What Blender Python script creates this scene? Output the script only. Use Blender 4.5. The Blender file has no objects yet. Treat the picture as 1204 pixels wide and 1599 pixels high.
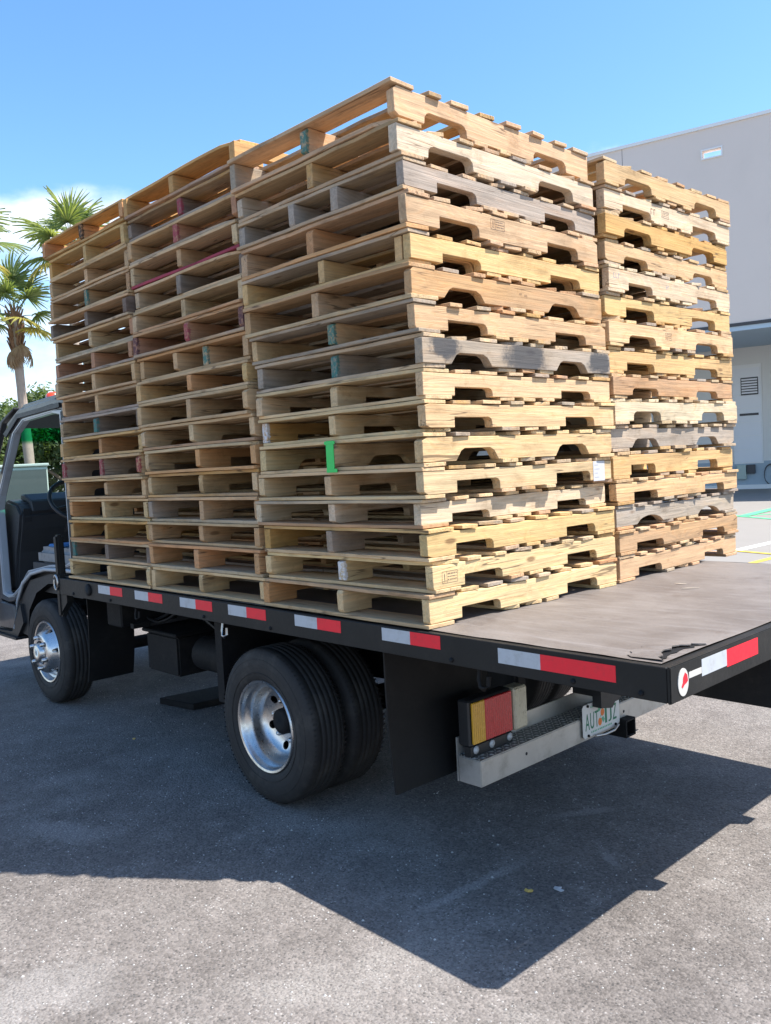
import bpy, bmesh, math, random
from mathutils import Vector, Matrix

R = math.radians
scene = bpy.context.scene
COL = scene.collection

# ------------------------------------------------------------------ camera
CAM = Vector((2.1328, -2.1947, 1.5539))
YAW, PITCH, ROLL = 2.38795, -0.054762, -0.0517065
d = Vector((math.cos(PITCH) * math.cos(YAW), math.cos(PITCH) * math.sin(YAW), math.sin(PITCH)))
r = d.cross(Vector((0, 0, 1))).normalized()
u = r.cross(d)
cr, sr = math.cos(ROLL), math.sin(ROLL)
r, u = cr * r + sr * u, -sr * r + cr * u
cd = bpy.data.cameras.new('camera')
cam = bpy.data.objects.new('camera', cd)
COL.objects.link(cam)
m = Matrix((r, u, -d)).transposed().to_4x4()
m.translation = CAM
cam.matrix_world = m
cd.sensor_fit = 'VERTICAL'
cd.sensor_height = 36.0
cd.lens = 36.0 * 1340.476 / 1599.0
cd.clip_start = 0.05
cd.clip_end = 3000
scene.camera = cam

# ------------------------------------------------------------------ sky, sun, exposure
SUN = Vector((0.45, 0.34, 0.93)).normalized()
ELEV = math.asin(SUN.z)
world = bpy.data.worlds.new('World')
scene.world = world
world.use_nodes = True
wn = world.node_tree
wn.nodes.clear()


def wnode(t, **kw):
    n = wn.nodes.new(t)
    for k, v in kw.items():
        setattr(n, k, v)
    return n


sky = wnode('ShaderNodeTexSky', sky_type='NISHITA', sun_disc=False, sun_elevation=ELEV,
            sun_rotation=math.atan2(SUN.x, SUN.y), altitude=0, air_density=1.0, dust_density=0.7, ozone_density=2.2)
hsv = wnode('ShaderNodeHueSaturation')
hsv.inputs['Saturation'].default_value = 1.2
hsv.inputs['Hue'].default_value = 0.497
hsv.inputs['Value'].default_value = 1.0
wn.links.new(sky.outputs[0], hsv.inputs['Color'])
tc = wnode('ShaderNodeTexCoord')
sep = wnode('ShaderNodeSeparateXYZ')
wn.links.new(tc.outputs['Generated'], sep.inputs[0])
mp = wnode('ShaderNodeMapping')
mp.inputs['Location'].default_value = (19.395, 16.313, 18.509)
mp.inputs['Scale'].default_value = (1.0, 1.0, 1.9)
wn.links.new(tc.outputs['Generated'], mp.inputs['Vector'])
cn = wnode('ShaderNodeTexNoise')
cn.inputs['Scale'].default_value = 4.2
cn.inputs['Detail'].default_value = 7
cn.inputs['Roughness'].default_value = 0.55
wn.links.new(mp.outputs[0], cn.inputs['Vector'])
# clouds thin out with height above the horizon
hr = wnode('ShaderNodeMapRange', interpolation_type='SMOOTHSTEP')
hr.inputs['From Min'].default_value = 0.27
hr.inputs['From Max'].default_value = 0.345
hr.inputs['To Min'].default_value = 0.09
hr.inputs['To Max'].default_value = -0.20
wn.links.new(sep.outputs['Z'], hr.inputs['Value'])
ad = wnode('ShaderNodeMath', operation='ADD')
wn.links.new(cn.outputs['Fac'], ad.inputs[0])
wn.links.new(hr.outputs[0], ad.inputs[1])
cm = wnode('ShaderNodeMapRange', interpolation_type='SMOOTHSTEP')
cm.inputs['From Min'].default_value = 0.50
cm.inputs['From Max'].default_value = 0.70
cm.inputs['To Max'].default_value = 0.92
wn.links.new(ad.outputs[0], cm.inputs['Value'])
cn2 = wnode('ShaderNodeTexNoise')
cn2.inputs['Scale'].default_value = 9
cn2.inputs['Detail'].default_value = 4
wn.links.new(mp.outputs[0], cn2.inputs['Vector'])
cramp = wnode('ShaderNodeMixRGB')
cramp.inputs[1].default_value = (3.3, 3.9, 5.0, 1)
cramp.inputs[2].default_value = (5.6, 5.8, 6.2, 1)
wn.links.new(cn2.outputs['Fac'], cramp.inputs[0])
mix = wnode('ShaderNodeMixRGB')
wn.links.new(cm.outputs[0], mix.inputs[0])
wn.links.new(hsv.outputs[0], mix.inputs[1])
wn.links.new(cramp.outputs[0], mix.inputs[2])
bg = wnode('ShaderNodeBackground')
bg.inputs['Strength'].default_value = 0.090
wn.links.new(mix.outputs[0], bg.inputs['Color'])
wo = wnode('ShaderNodeOutputWorld')
wn.links.new(bg.outputs[0], wo.inputs[0])

sd = bpy.data.lights.new('sun', 'SUN')
sd.energy = 3.15
sd.angle = R(0.53)
sd.color = (1.0, 0.94, 0.86)
sun = bpy.data.objects.new('sun', sd)
COL.objects.link(sun)
sun.rotation_euler = SUN.to_track_quat('Z', 'Y').to_euler()
sun.location = (6, 5, 14)

scene.view_settings.view_transform = 'Standard'
scene.view_settings.look = 'None'
scene.view_settings.gamma = 1.0
scene.view_settings.use_curve_mapping = False
scene.view_settings.exposure = 1.73
scene.render.engine = 'CYCLES'
scene.cycles.max_bounces = 8
scene.cycles.diffuse_bounces = 4
scene.cycles.transparent_max_bounces = 16

# ------------------------------------------------------------------ helpers
random.seed(11)


def lin(c):
    c = c / 255.0
    return c / 12.92 if c <= 0.04045 else ((c + 0.055) / 1.055) ** 2.4


def alb(rgb, k=0.75):
    return tuple(lin(x) * k * t for x, t in zip(rgb, (1.02, 0.942, 0.905)))


def new_obj(name, data, parent=None, loc=None, rot=None):
    o = bpy.data.objects.new(name, data)
    COL.objects.link(o)
    if parent is not None:
        o.parent = parent
    if loc is not None:
        o.location = loc
    if rot is not None:
        o.rotation_euler = rot
    return o


def empty(name, loc=(0, 0, 0), rz=0.0, parent=None):
    o = new_obj(name, None, parent, loc, (0, 0, rz))
    o.empty_display_size = 0.2
    return o


def tag(o, label=None, cat=None, group=None, kind=None):
    if label:
        o['label'] = label
    if cat:
        o['category'] = cat
    if group:
        o['group'] = group
    if kind:
        o['kind'] = kind
    return o


class MB:
    def __init__(self):
        self.v = []
        self.f = []
        self.sm = []

    def add(self, vs, fs, smooth=False):
        n = len(self.v)
        self.v += [tuple(x) for x in vs]
        for f in fs:
            self.f.append(tuple(i + n for i in f))
            self.sm.append(smooth)
        return self

    def box(self, x0, x1, y0, y1, z0, z1):
        return self.add([(x0, y0, z0), (x1, y0, z0), (x1, y1, z0), (x0, y1, z0),
                         (x0, y0, z1), (x1, y0, z1), (x1, y1, z1), (x0, y1, z1)],
                        [(3, 2, 1, 0), (4, 5, 6, 7), (0, 1, 5, 4), (1, 2, 6, 5), (2, 3, 7, 6), (3, 0, 4, 7)])

    def prism(self, pts, axis, a0, a1):
        """closed polygon (2-D) extruded along an axis; pts in the two other axes (x,z for y etc.)"""
        def P(p, a):
            if axis == 'y':
                return (p[0], a, p[1])
            if axis == 'x':
                return (a, p[0], p[1])
            return (p[0], p[1], a)
        n = len(pts)
        vs = [P(p, a0) for p in pts] + [P(p, a1) for p in pts]
        fs = [tuple(range(n)), tuple(range(2 * n - 1, n - 1, -1))]
        fs += [(i, i + n, (i + 1) % n + n, (i + 1) % n) for i in range(n)]
        return self.add(vs, fs)

    def ring(self, outer, inner, a0, a1):
        """frame between two loops in x,z, extruded along y"""
        n = len(outer)
        vs = [(p[0], a, p[1]) for a in (a0, a1) for L in (outer, inner) for p in L]
        fs = []
        for i in range(n):
            j = (i + 1) % n
            fs += [(i, j, n + j, n + i), (2 * n + i, 3 * n + i, 3 * n + j, 2 * n + j),
                   (i, 2 * n + i, 2 * n + j, j), (n + i, n + j, 3 * n + j, 3 * n + i)]
        return self.add(vs, fs)

    def tube(self, pts, rad, n=8, closed=False, smooth=True):
        pts = [Vector(p) for p in pts]
        N = len(pts)
        rr = rad if isinstance(rad, (list, tuple)) else [rad] * N
        vs = []
        fs = []
        for i, p in enumerate(pts):
            if closed:
                t = pts[(i + 1) % N] - pts[i - 1]
            else:
                t = pts[min(i + 1, N - 1)] - pts[max(i - 1, 0)]
            t.normalize()
            a = Vector((0, 0, 1)) if abs(t.z) < 0.9 else Vector((1, 0, 0))
            e1 = t.cross(a).normalized()
            e2 = t.cross(e1)
            for k in range(n):
                an = 2 * math.pi * k / n
                vs.append(p + (e1 * math.cos(an) + e2 * math.sin(an)) * rr[i])
        M = N if closed else N - 1
        for i in range(M):
            a = i * n
            b = ((i + 1) % N) * n
            for k in range(n):
                fs.append((a + k, a + (k + 1) % n, b + (k + 1) % n, b + k))
        self.add(vs, fs, smooth)
        if not closed:
            self.add([vs[k] for k in range(n)], [tuple(range(n - 1, -1, -1))])
            self.add([vs[(N - 1) * n + k] for k in range(n)], [tuple(range(n))])
        return self

    def lathe(self, prof, n=48, closed=True, c=(0, 0, 0)):
        """profile of (radius, y) revolved about y"""
        P = len(prof)
        vs = []
        for k in range(n):
            an = 2 * math.pi * k / n
            for (q, y) in prof:
                vs.append((c[0] + q * math.cos(an), c[1] + y, c[2] + q * math.sin(an)))
        fs = []
        L = P if closed else P - 1
        for k in range(n):
            a = k * P
            b = ((k + 1) % n) * P
            for i in range(L):
                j = (i + 1) % P
                fs.append((a + i, b + i, b + j, a + j))
        return self.add(vs, fs, True)

    def mesh(self, name, mat=None, bevel=0.0, seg=1, auto=True):
        me = bpy.data.meshes.new(name)
        me.from_pydata(self.v, [], self.f)
        me.polygons.foreach_set('use_smooth', self.sm)
        bm = bmesh.new()
        bm.from_mesh(me)
        bmesh.ops.recalc_face_normals(bm, faces=bm.faces)
        if bevel > 0:
            es = [e for e in bm.edges if len(e.link_faces) == 2 and e.calc_face_angle(0) > 0.6]
            bmesh.ops.bevel(bm, geom=es, offset=bevel, segments=seg, affect='EDGES', clamp_overlap=True)
        bm.to_mesh(me)
        bm.free()
        if mat:
            me.materials.append(mat)
        return me

    def build(self, name, mat, parent=None, loc=None, rot=None, bevel=0.0, seg=1):
        return new_obj(name, self.mesh(name, mat, bevel, seg), parent, loc, rot)


# ------------------------------------------------------------------ materials
def new_mat(name):
    mt = bpy.data.materials.new(name)
    mt.use_nodes = True
    nt = mt.node_tree
    b = nt.nodes['Principled BSDF']
    return mt, nt, b


class NT:
    """short node-building helper"""

    def __init__(self, nt):
        self.nt = nt

    def n(self, t, **kw):
        q = self.nt.nodes.new(t)
        for k, v in kw.items():
            setattr(q, k, v)
        return q

    def l(self, a, b):
        self.nt.links.new(a, b)

    def val(self, sock, v):
        if hasattr(v, 'is_output') or isinstance(v, bpy.types.NodeSocket):
            self.l(v, sock)
        else:
            sock.default_value = v

    def math(self, op, a, b=0.0, c=None, clamp=False):
        q = self.n('ShaderNodeMath', operation=op, use_clamp=clamp)
        self.val(q.inputs[0], a)
        self.val(q.inputs[1], b)
        if c is not None:
            self.val(q.inputs[2], c)
        return q.outputs[0]

    def vmath(self, op, a, b):
        q = self.n('ShaderNodeVectorMath', operation=op)
        self.val(q.inputs[0], a)
        self.val(q.inputs[1], b)
        return q.outputs[0]

    def noise(self, vec, scale, detail=3, rough=0.5, dist=0.0):
        q = self.n('ShaderNodeTexNoise')
        self.l(vec, q.inputs['Vector'])
        q.inputs['Scale'].default_value = scale
        q.inputs['Detail'].default_value = detail
        q.inputs['Roughness'].default_value = rough
        q.inputs['Distortion'].default_value = dist
        return q.outputs['Fac']

    def mr(self, v, a, b, c=0.0, e=1.0, smooth=True):
        q = self.n('ShaderNodeMapRange', interpolation_type='SMOOTHSTEP' if smooth else 'LINEAR')
        self.val(q.inputs['Value'], v)
        q.inputs['From Min'].default_value = a
        q.inputs['From Max'].default_value = b
        q.inputs['To Min'].default_value = c
        q.inputs['To Max'].default_value = e
        return q.outputs[0]

    def mix(self, f, a, b, mode='MIX'):
        q = self.n('ShaderNodeMixRGB', blend_type=mode)
        self.val(q.inputs[0], f)
        for s, v in ((q.inputs[1], a), (q.inputs[2], b)):
            if isinstance(v, (tuple, list)):
                s.default_value = (v[0], v[1], v[2], 1)
            elif isinstance(v, (int, float)):
                s.default_value = (v, v, v, 1)
            else:
                self.l(v, s)
        return q.outputs[0]

    def bump(self, b, height, strength, dist=0.002):
        q = self.n('ShaderNodeBump')
        q.inputs['Strength'].default_value = strength
        q.inputs['Distance'].default_value = dist
        self.l(height, q.inputs['Height'])
        self.l(q.outputs[0], b.inputs['Normal'])


def simple(name, rgb, rough=0.5, metal=0.0, var=0.15, scale=6.0, bump=0.0, dirt=None, coat=0.0, fine=60, spec=0.5):
    mt, nt, b = new_mat(name)
    h = NT(nt)
    tcn = h.n('ShaderNodeTexCoord').outputs['Object']
    a = h.noise(tcn, scale, 5, 0.6)
    f = h.noise(tcn, fine, 3, 0.6)
    k = h.math('ADD', h.math('MULTIPLY', h.math('SUBTRACT', a, 0.5), 2 * var), h.math('MULTIPLY', h.math('SUBTRACT', f, 0.5), var))
    k = h.math('ADD', k, 1.0)
    c = h.mix(1.0, rgb, k, 'MULTIPLY')
    if dirt:
        dm = h.mr(h.noise(tcn, scale * 0.7, 6, 0.7), 0.48, 0.72, 0, dirt[1])
        c = h.mix(dm, c, dirt[0])
    h.l(c, b.inputs['Base Color'])
    h.l(h.math('ADD', rough, h.math('MULTIPLY', h.math('SUBTRACT', f, 0.5), 0.25), clamp=True), b.inputs['Roughness'])
    b.inputs['Metallic'].default_value = metal
    b.inputs['Coat Weight'].default_value = coat
    b.inputs['Specular IOR Level'].default_value = spec
    if bump:
        h.bump(b, f, bump, 0.004)
    return mt


def wood_mat(name, blotch=None):
    mt, nt, b = new_mat(name)
    h = NT(nt)
    oi = h.n('ShaderNodeObjectInfo')
    tco = h.n('ShaderNodeTexCoord').outputs['Object']
    off = h.n('ShaderNodeCombineXYZ')
    h.l(h.math('MULTIPLY', oi.outputs['Random'], 71.0), off.inputs[0])
    h.l(h.math('MULTIPLY', oi.outputs['Random'], 37.0), off.inputs[1])
    h.l(h.math('MULTIPLY', oi.outputs['Random'], 53.0), off.inputs[2])
    p = h.vmath('ADD', tco, off.outputs[0])
    broad = h.noise(h.vmath('MULTIPLY', p, (1.6, 9, 9)), 1.0, 4, 0.55, 0.4)
    grain = h.noise(h.vmath('MULTIPLY', p, (3.0, 85, 85)), 1.0, 4, 0.65, 0.4)
    ringn = h.noise(h.vmath('MULTIPLY', p, (0.9, 7.0, 7.0)), 1.0, 2, 0.45, 0.5)
    rings = h.math('SINE', h.math('MULTIPLY', ringn, 95.0))
    base = oi.outputs['Color']
    k = h.math('ADD', 0.66, h.math('MULTIPLY', broad, 0.68))
    k = h.math('ADD', k, h.math('MULTIPLY', h.math('SUBTRACT', grain, 0.5), 0.80))
    k = h.math('ADD', k, h.math('MULTIPLY', rings, 0.075))
    c = h.mix(1.0, base, k, 'MULTIPLY')
    # late wood lines are warmer
    c = h.mix(h.mr(rings, 0.5, 1.0, 0, 0.3), c, h.mix(1.0, c, (0.86, 0.66, 0.46), 'MULTIPLY'))
    # grey weathering, per board strength
    wa = h.n('ShaderNodeAttribute', attribute_type='OBJECT', attribute_name='weather')
    wmask = h.math('MULTIPLY', wa.outputs['Fac'], h.mr(h.noise(h.vmath('MULTIPLY', p, (1.2, 6, 6)), 1.3, 5, 0.65), 0.25, 0.62), clamp=True)
    c = h.mix(wmask, c, h.mix(1.0, (0.30, 0.262, 0.225), k, 'MULTIPLY'))
    # dirt stains, blue sapwood stain
    st = h.mr(h.noise(h.vmath('MULTIPLY', p, (2.0, 5, 5)), 1.6, 6, 0.7), 0.50, 0.74, 0, 0.62)
    c = h.mix(st, c, h.mix(1.0, c, (0.50, 0.45, 0.40), 'MULTIPLY'))
    # drying cracks along the grain
    ck = h.noise(h.vmath('MULTIPLY', p, (1.1, 26, 26)), 1.0, 2, 0.5, 0.2)
    cm2 = h.math('MULTIPLY', h.mr(h.math('ABSOLUTE', h.math('SUBTRACT', ck, 0.5)), 0.004, 0.014, 1, 0), h.mr(h.noise(p, 3.0, 2), 0.52, 0.6))
    c = h.mix(h.math('MULTIPLY', cm2, 0.75), c, (0.10, 0.065, 0.04))
    # end grain and handling dirt near both ends, blotchy
    gd = h.mr(h.noise(p, 14, 6, 0.75), 0.54, 0.74, 0, 0.6)
    c = h.mix(gd, c, h.mix(1.0, c, (0.62, 0.55, 0.47), 'MULTIPLY'))
    # knots
    vo = h.n('ShaderNodeTexVoronoi', feature='F1')
    h.l(h.vmath('MULTIPLY', p, (4.0, 11.0, 11.0)), vo.inputs['Vector'])
    vo.inputs['Scale'].default_value = 1.0
    gate = h.n('ShaderNodeSeparateXYZ')
    h.l(vo.outputs['Color'], gate.inputs[0])
    kn = h.math('MULTIPLY', h.mr(vo.outputs['Distance'], 0.07, 0.17, 1, 0), h.mr(gate.outputs[0], 0.74, 0.76))
    c = h.mix(h.math('MULTIPLY', kn, 0.75), c, (0.13, 0.065, 0.03))
    # paint sprayed on the sawn end
    pa = h.n('ShaderNodeAttribute', attribute_type='OBJECT', attribute_name='paint')
    pf = h.n('ShaderNodeAttribute', attribute_type='OBJECT', attribute_name='paint_amount')
    sx = h.n('ShaderNodeSeparateXYZ')
    h.l(tco, sx.inputs[0])
    edge = h.math('ADD', sx.outputs[0], h.math('MULTIPLY', h.math('SUBTRACT', grain, 0.5), 0.03))
    pm = h.math('MULTIPLY', h.mr(edge, 0.012, 0.018, 1, 0), pf.outputs['Fac'])
    pm = h.math('MULTIPLY', pm, h.mr(h.noise(p, 60, 4, 0.7), 0.36, 0.56, 0.1, 0.92))
    c = h.mix(pm, c, pa.outputs['Color'])
    if blotch:
        bl = None
        for (bx, bz, br) in blotch:
            cv = h.vmath('SUBTRACT', tco, (bx, 0, bz))
            cv = h.vmath('MULTIPLY', cv, (0.75, 0.0, 1.2))
            q = h.n('ShaderNodeVectorMath', operation='LENGTH')
            h.l(cv, q.inputs[0])
            e = h.math('ADD', q.outputs['Value'], h.math('MULTIPLY', h.math('SUBTRACT', h.noise(tco, 16, 6, 0.75), 0.5), 0.13))
            mk = h.mr(e, br * 0.55, br, 0.88, 0)
            bl = mk if bl is None else h.math('MAXIMUM', bl, mk)
        c = h.mix(bl, c, (0.045, 0.05, 0.058))
    h.l(c, b.inputs['Base Color'])
    b.inputs['Roughness'].default_value = 0.82
    b.inputs['Specular IOR Level'].default_value = 0.25
    hgt = h.math('ADD', h.math('MULTIPLY', grain, 0.6), h.math('MULTIPLY', broad, 0.8))
    h.bump(b, hgt, 0.8, 0.005)
    return mt


WOOD = wood_mat('pallet_wood')
WOOD_BLOTCH = wood_mat('pallet_wood_black_stained', [(0.12, 0.062, 0.075), (0.60, 0.05, 0.125), (1.14, 0.045, 0.075)])

M = {}
M['black'] = simple('black_bed_paint', (0.012, 0.0125, 0.0125), 0.5, 0, 0.3, 5, 0.15, ((0.032, 0.030, 0.028), 0.4), spec=0.25)
M['chassis'] = simple('chassis_black', (0.008, 0.008, 0.009), 0.7, 0, 0.3, 8, 0.2, ((0.04, 0.035, 0.03), 0.4), spec=0.25)
M['rubber'] = simple('tyre_rubber', (0.020, 0.018, 0.017), 0.75, 0, 0.2, 9, 0.15, ((0.075, 0.066, 0.056), 0.55))
M['flap'] = simple('mudflap_rubber', (0.009, 0.009, 0.0095), 0.6, 0, 0.25, 4, 0.1, ((0.03, 0.028, 0.026), 0.4), spec=0.2)
M['chrome'] = simple('polished_rim', (0.62, 0.61, 0.60), 0.30, 1.0, 0.12, 5, 0.0, ((0.26, 0.23, 0.20), 0.6))
M['steel'] = simple('bare_steel', (0.45, 0.44, 0.43), 0.35, 1.0, 0.15, 14, 0.0, ((0.2, 0.16, 0.12), 0.5))
M['galv'] = simple('bumper_aluminium', (0.50, 0.49, 0.46), 0.42, 0.6, 0.14, 10, 0.05, ((0.22, 0.20, 0.17), 0.5))
M['amber'] = simple('amber_lens', (0.62, 0.33, 0.03), 0.25, 0, 0.1, 20, 0, None, 0.4)
M['redlens'] = simple('red_lens', (0.48, 0.02, 0.025), 0.25, 0, 0.08, 20, 0, None, 0.4)
M['clearlens'] = simple('clear_lens', (0.48, 0.44, 0.33), 0.3, 0, 0.15, 30, 0, None, 0.4)
M['tape_white'] = simple('tape_white', (0.42, 0.45, 0.48), 0.35, 0, 0.08, 30, 0, ((0.25, 0.24, 0.22), 0.4))
M['tape_red'] = simple('tape_red', (0.80, 0.008, 0.025), 0.5, 0, 0.08, 30, 0, ((0.30, 0.03, 0.03), 0.3))
M['sticker'] = simple('sticker_white', (0.50, 0.49, 0.46), 0.5, 0, 0.06, 20, 0, ((0.4, 0.38, 0.33), 0.3))
M['cab'] = simple('cab_paint', (0.36, 0.40, 0.44), 0.35, 0, 0.08, 4, 0, ((0.12, 0.12, 0.12), 0.3), 0.3)
M['cabroof'] = simple('cab_roof_paint', (0.035, 0.037, 0.042), 0.4, 0, 0.1, 4, 0, ((0.06, 0.06, 0.06), 0.3), 0.3)
M['cabdark'] = simple('cab_dark_trim', (0.016, 0.017, 0.019), 0.5, 0, 0.2, 9)
M['interior'] = simple('cab_interior', (0.030, 0.033, 0.037), 0.55, 0, 0.2, 7, 0.1)
M['seat'] = simple('seat_cover', (0.28, 0.27, 0.26), 0.75, 0, 0.2, 12, 0.1, ((0.1, 0.1, 0.1), 0.5))
M['blue'] = simple('blue_cloth', (0.05, 0.18, 0.42), 0.7)
M['teal'] = simple('teal_plastic', (0.03, 0.32, 0.28), 0.4)
M['beacon'] = simple('beacon_lens', (0.75, 0.07, 0.02), 0.25, 0, 0.05, 10, 0, None, 0.5)
M['plate'] = simple('plate_white', (0.62, 0.62, 0.60), 0.4, 0, 0.06, 12, 0, ((0.35, 0.33, 0.28), 0.3))
M['plategreen'] = simple('plate_green', (0.02, 0.16, 0.085), 0.5)
M['orange'] = simple('plate_orange', (0.68, 0.16, 0.02), 0.5)
M['leafgreen'] = simple('plate_leaf', (0.10, 0.36, 0.22), 0.5)
M['stamp'] = simple('stamp_ink', (0.16, 0.11, 0.08), 0.8)
M['paper'] = simple('paper', (0.46, 0.46, 0.47), 0.7, 0, 0.05)
M['ink'] = simple('printed_ink', (0.30, 0.30, 0.34), 0.7)
M['greenspray'] = simple('green_tape', (0.03, 0.55, 0.10), 0.5, 0, 0.1, 40)


for key in ('amber', 'redlens', 'clearlens'):
    nt_ = M[key].node_tree
    h_ = NT(nt_)
    wv = h_.n('ShaderNodeTexWave', wave_type='BANDS', bands_direction='Y')
    wv.inputs['Scale'].default_value = 26
    h_.l(h_.n('ShaderNodeTexCoord').outputs['Object'], wv.inputs['Vector'])
    h_.bump(nt_.nodes['Principled BSDF'], wv.outputs['Fac'], 0.5, 0.004)


def glass_mat(name, tint, band=None):
    mt = bpy.data.materials.new(name)
    mt.use_nodes = True
    nt = mt.node_tree
    nt.nodes.clear()
    h = NT(nt)
    tr = h.n('ShaderNodeBsdfTransparent')
    gl = h.n('ShaderNodeBsdfGlossy')
    gl.inputs['Roughness'].default_value = 0.02
    if band:
        sx = h.n('ShaderNodeSeparateXYZ')
        h.l(h.n('ShaderNodeTexCoord').outputs['Object'], sx.inputs[0])
        h.l(h.mix(h.mr(sx.outputs[2], band[0], band[1]), tint, band[2]), tr.inputs['Color'])
    else:
        tr.inputs['Color'].default_value = (*tint, 1)
    fr = h.n('ShaderNodeFresnel')
    fr.inputs['IOR'].default_value = 1.45
    mx = h.n('ShaderNodeMixShader')
    h.l(fr.outputs[0], mx.inputs[0])
    h.l(tr.outputs[0], mx.inputs[1])
    h.l(gl.outputs[0], mx.inputs[2])
    out = h.n('ShaderNodeOutputMaterial')
    h.l(mx.outputs[0], out.inputs[0])
    return mt


M['windshield'] = glass_mat('windshield_glass', (0.82, 0.90, 0.88), (1.845, 1.885, (0.02, 0.42, 0.18)))


def deck_mat():
    mt, nt, b = new_mat('worn_steel_deck')
    h = NT(nt)
    t = h.n('ShaderNodeTexCoord').outputs['Object']
    a = h.noise(t, 2.2, 7, 0.65, 0.5)
    s = h.noise(h.vmath('MULTIPLY', t, (2.2, 16, 5)), 1.3, 6, 0.7, 0.9)
    f = h.noise(t, 130, 3, 0.7)
    c = h.mix(h.mr(a, 0.3, 0.7), (0.115, 0.097, 0.086), (0.190, 0.170, 0.156))
    c = h.mix(h.mr(h.noise(t, 0.9, 5, 0.7, 0.6), 0.5, 0.7, 0, 0.55), c, (0.105, 0.086, 0.076))
    c = h.mix(h.mr(s, 0.45, 0.75, 0, 0.75), c, (0.205, 0.188, 0.18))
    c = h.mix(h.mr(h.noise(t, 5, 6, 0.7), 0.56, 0.72, 0, 0.55), c, (0.09, 0.068, 0.055))
    c = h.mix(1.0, c, h.math('ADD', 0.75, h.math('MULTIPLY', f, 0.5)), 'MULTIPLY')
    h.l(c, b.inputs['Base Color'])
    b.inputs['Roughness'].default_value = 0.6
    b.inputs['Metallic'].default_value = 0.1
    h.bump(b, h.math('ADD', h.math('MULTIPLY', s, 0.7), h.math('MULTIPLY', f, 0.3)), 0.5, 0.006)
    return mt


M['deck'] = deck_mat()


def seg_mask(h, vec, a, b2, w, soft, wob):
    """mask of a worn streak between two points on the ground"""
    ax, ay = a
    dx, dy = b2[0] - ax, b2[1] - ay
    L = math.hypot(dx, dy)
    q = h.vmath('SUBTRACT', vec, (ax, ay, 0))
    s = h.n('ShaderNodeSeparateXYZ')
    h.l(q, s.inputs[0])
    al = h.math('ADD', h.math('MULTIPLY', s.outputs[0], dx / L), h.math('MULTIPLY', s.outputs[1], dy / L))
    ac = h.math('ADD', h.math('MULTIPLY', s.outputs[0], -dy / L), h.math('MULTIPLY', s.outputs[1], dx / L))
    ac = h.math('ABSOLUTE', h.math('ADD', ac, h.math('MULTIPLY', h.math('SUBTRACT', wob, 0.5), w * 2.5)))
    m1 = h.mr(ac, w * 0.3, w, 1, 0)
    m2 = h.math('MULTIPLY', h.mr(al, -soft, soft, 0, 1), h.mr(al, L - soft, L + soft, 1, 0))
    return h.math('MULTIPLY', m1, m2)


def asphalt_mat():
    mt, nt, b = new_mat('asphalt')
    h = NT(nt)
    t = h.n('ShaderNodeTexCoord').outputs['Object']
    big = h.noise(t, 0.7, 6, 0.6, 0.3)
    mid = h.noise(t, 5.0, 5, 0.65)
    vo = h.n('ShaderNodeTexVoronoi', feature='F1')
    vo.inputs['Scale'].default_value = 105
    h.l(t, vo.inputs['Vector'])
    cs = h.n('ShaderNodeSeparateXYZ')
    h.l(vo.outputs['Color'], cs.inputs[0])
    fine = h.noise(t, 120, 5, 0.75)
    base = h.mix(h.mr(big, 0.3, 0.7), (0.124, 0.111, 0.102), (0.184, 0.166, 0.154))
    base = h.mix(h.mr(mid, 0.42, 0.72, 0, 0.55), base, (0.230, 0.209, 0.194))
    k = h.math('ADD', 0.70, h.math('MULTIPLY', cs.outputs[0], 0.55))
    k = h.math('ADD', k, h.math('MULTIPLY', h.math('SUBTRACT', fine, 0.5), 1.15))
    base = h.mix(1.0, base, k, 'MULTIPLY')
    # scattered pale stones and dark pits
    pale = h.math('MULTIPLY', h.mr(cs.outputs[1], 0.86, 0.90), h.mr(vo.outputs['Distance'], 0.25, 0.5, 1, 0))
    pale = h.math('MULTIPLY', pale, h.mr(mid, 0.38, 0.62))
    base = h.mix(h.math('MULTIPLY', pale, 0.8), base, (0.40, 0.385, 0.37))
    pit = h.math('MULTIPLY', h.mr(cs.outputs[2], 0.88, 0.92), h.mr(vo.outputs['Distance'], 0.25, 0.5, 1, 0))
    base = h.mix(h.math('MULTIPLY', pit, 0.7), base, (0.05, 0.05, 0.05))
    # dusty worn areas
    dust = h.math('MULTIPLY', h.mr(h.noise(t, 1.1, 7, 0.72, 0.5), 0.48, 0.70), h.mr(fine, 0.38, 0.58))
    base = h.mix(h.math('MULTIPLY', dust, 0.7), base, (0.30, 0.285, 0.265))
    wob = h.noise(t, 9, 5, 0.7)
    for (a, b2, w, s) in (((0.05, -0.18), (0.09, 0.35), 0.035, 0.12), ((-0.08, 0.76), (0.08, 1.0), 0.035, 0.08),
                          ((-1.85, -0.84), (-1.45, -0.62), 0.12, 0.15), ((-0.62, -1.55), (-0.40, -1.12), 0.20, 0.12), ((0.38, 0.55), (0.28, 0.62), 0.03, 0.04)):
        mk = h.math('MULTIPLY', seg_mask(h, t, a, b2, w, s, wob), h.mr(fine, 0.3, 0.62))
        base = h.mix(h.math('MULTIPLY', mk, 0.5), base, (0.36, 0.345, 0.33))
    h.l(base, b.inputs['Base Color'])
    b.inputs['Roughness'].default_value = 0.85
    b.inputs['Specular IOR Level'].default_value = 0.3
    hg = h.math('ADD', h.math('MULTIPLY', vo.outputs['Distance'], -0.7), h.math('MULTIPLY', fine, 0.6))
    h.bump(b, hg, 0.75, 0.006)
    return mt


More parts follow.
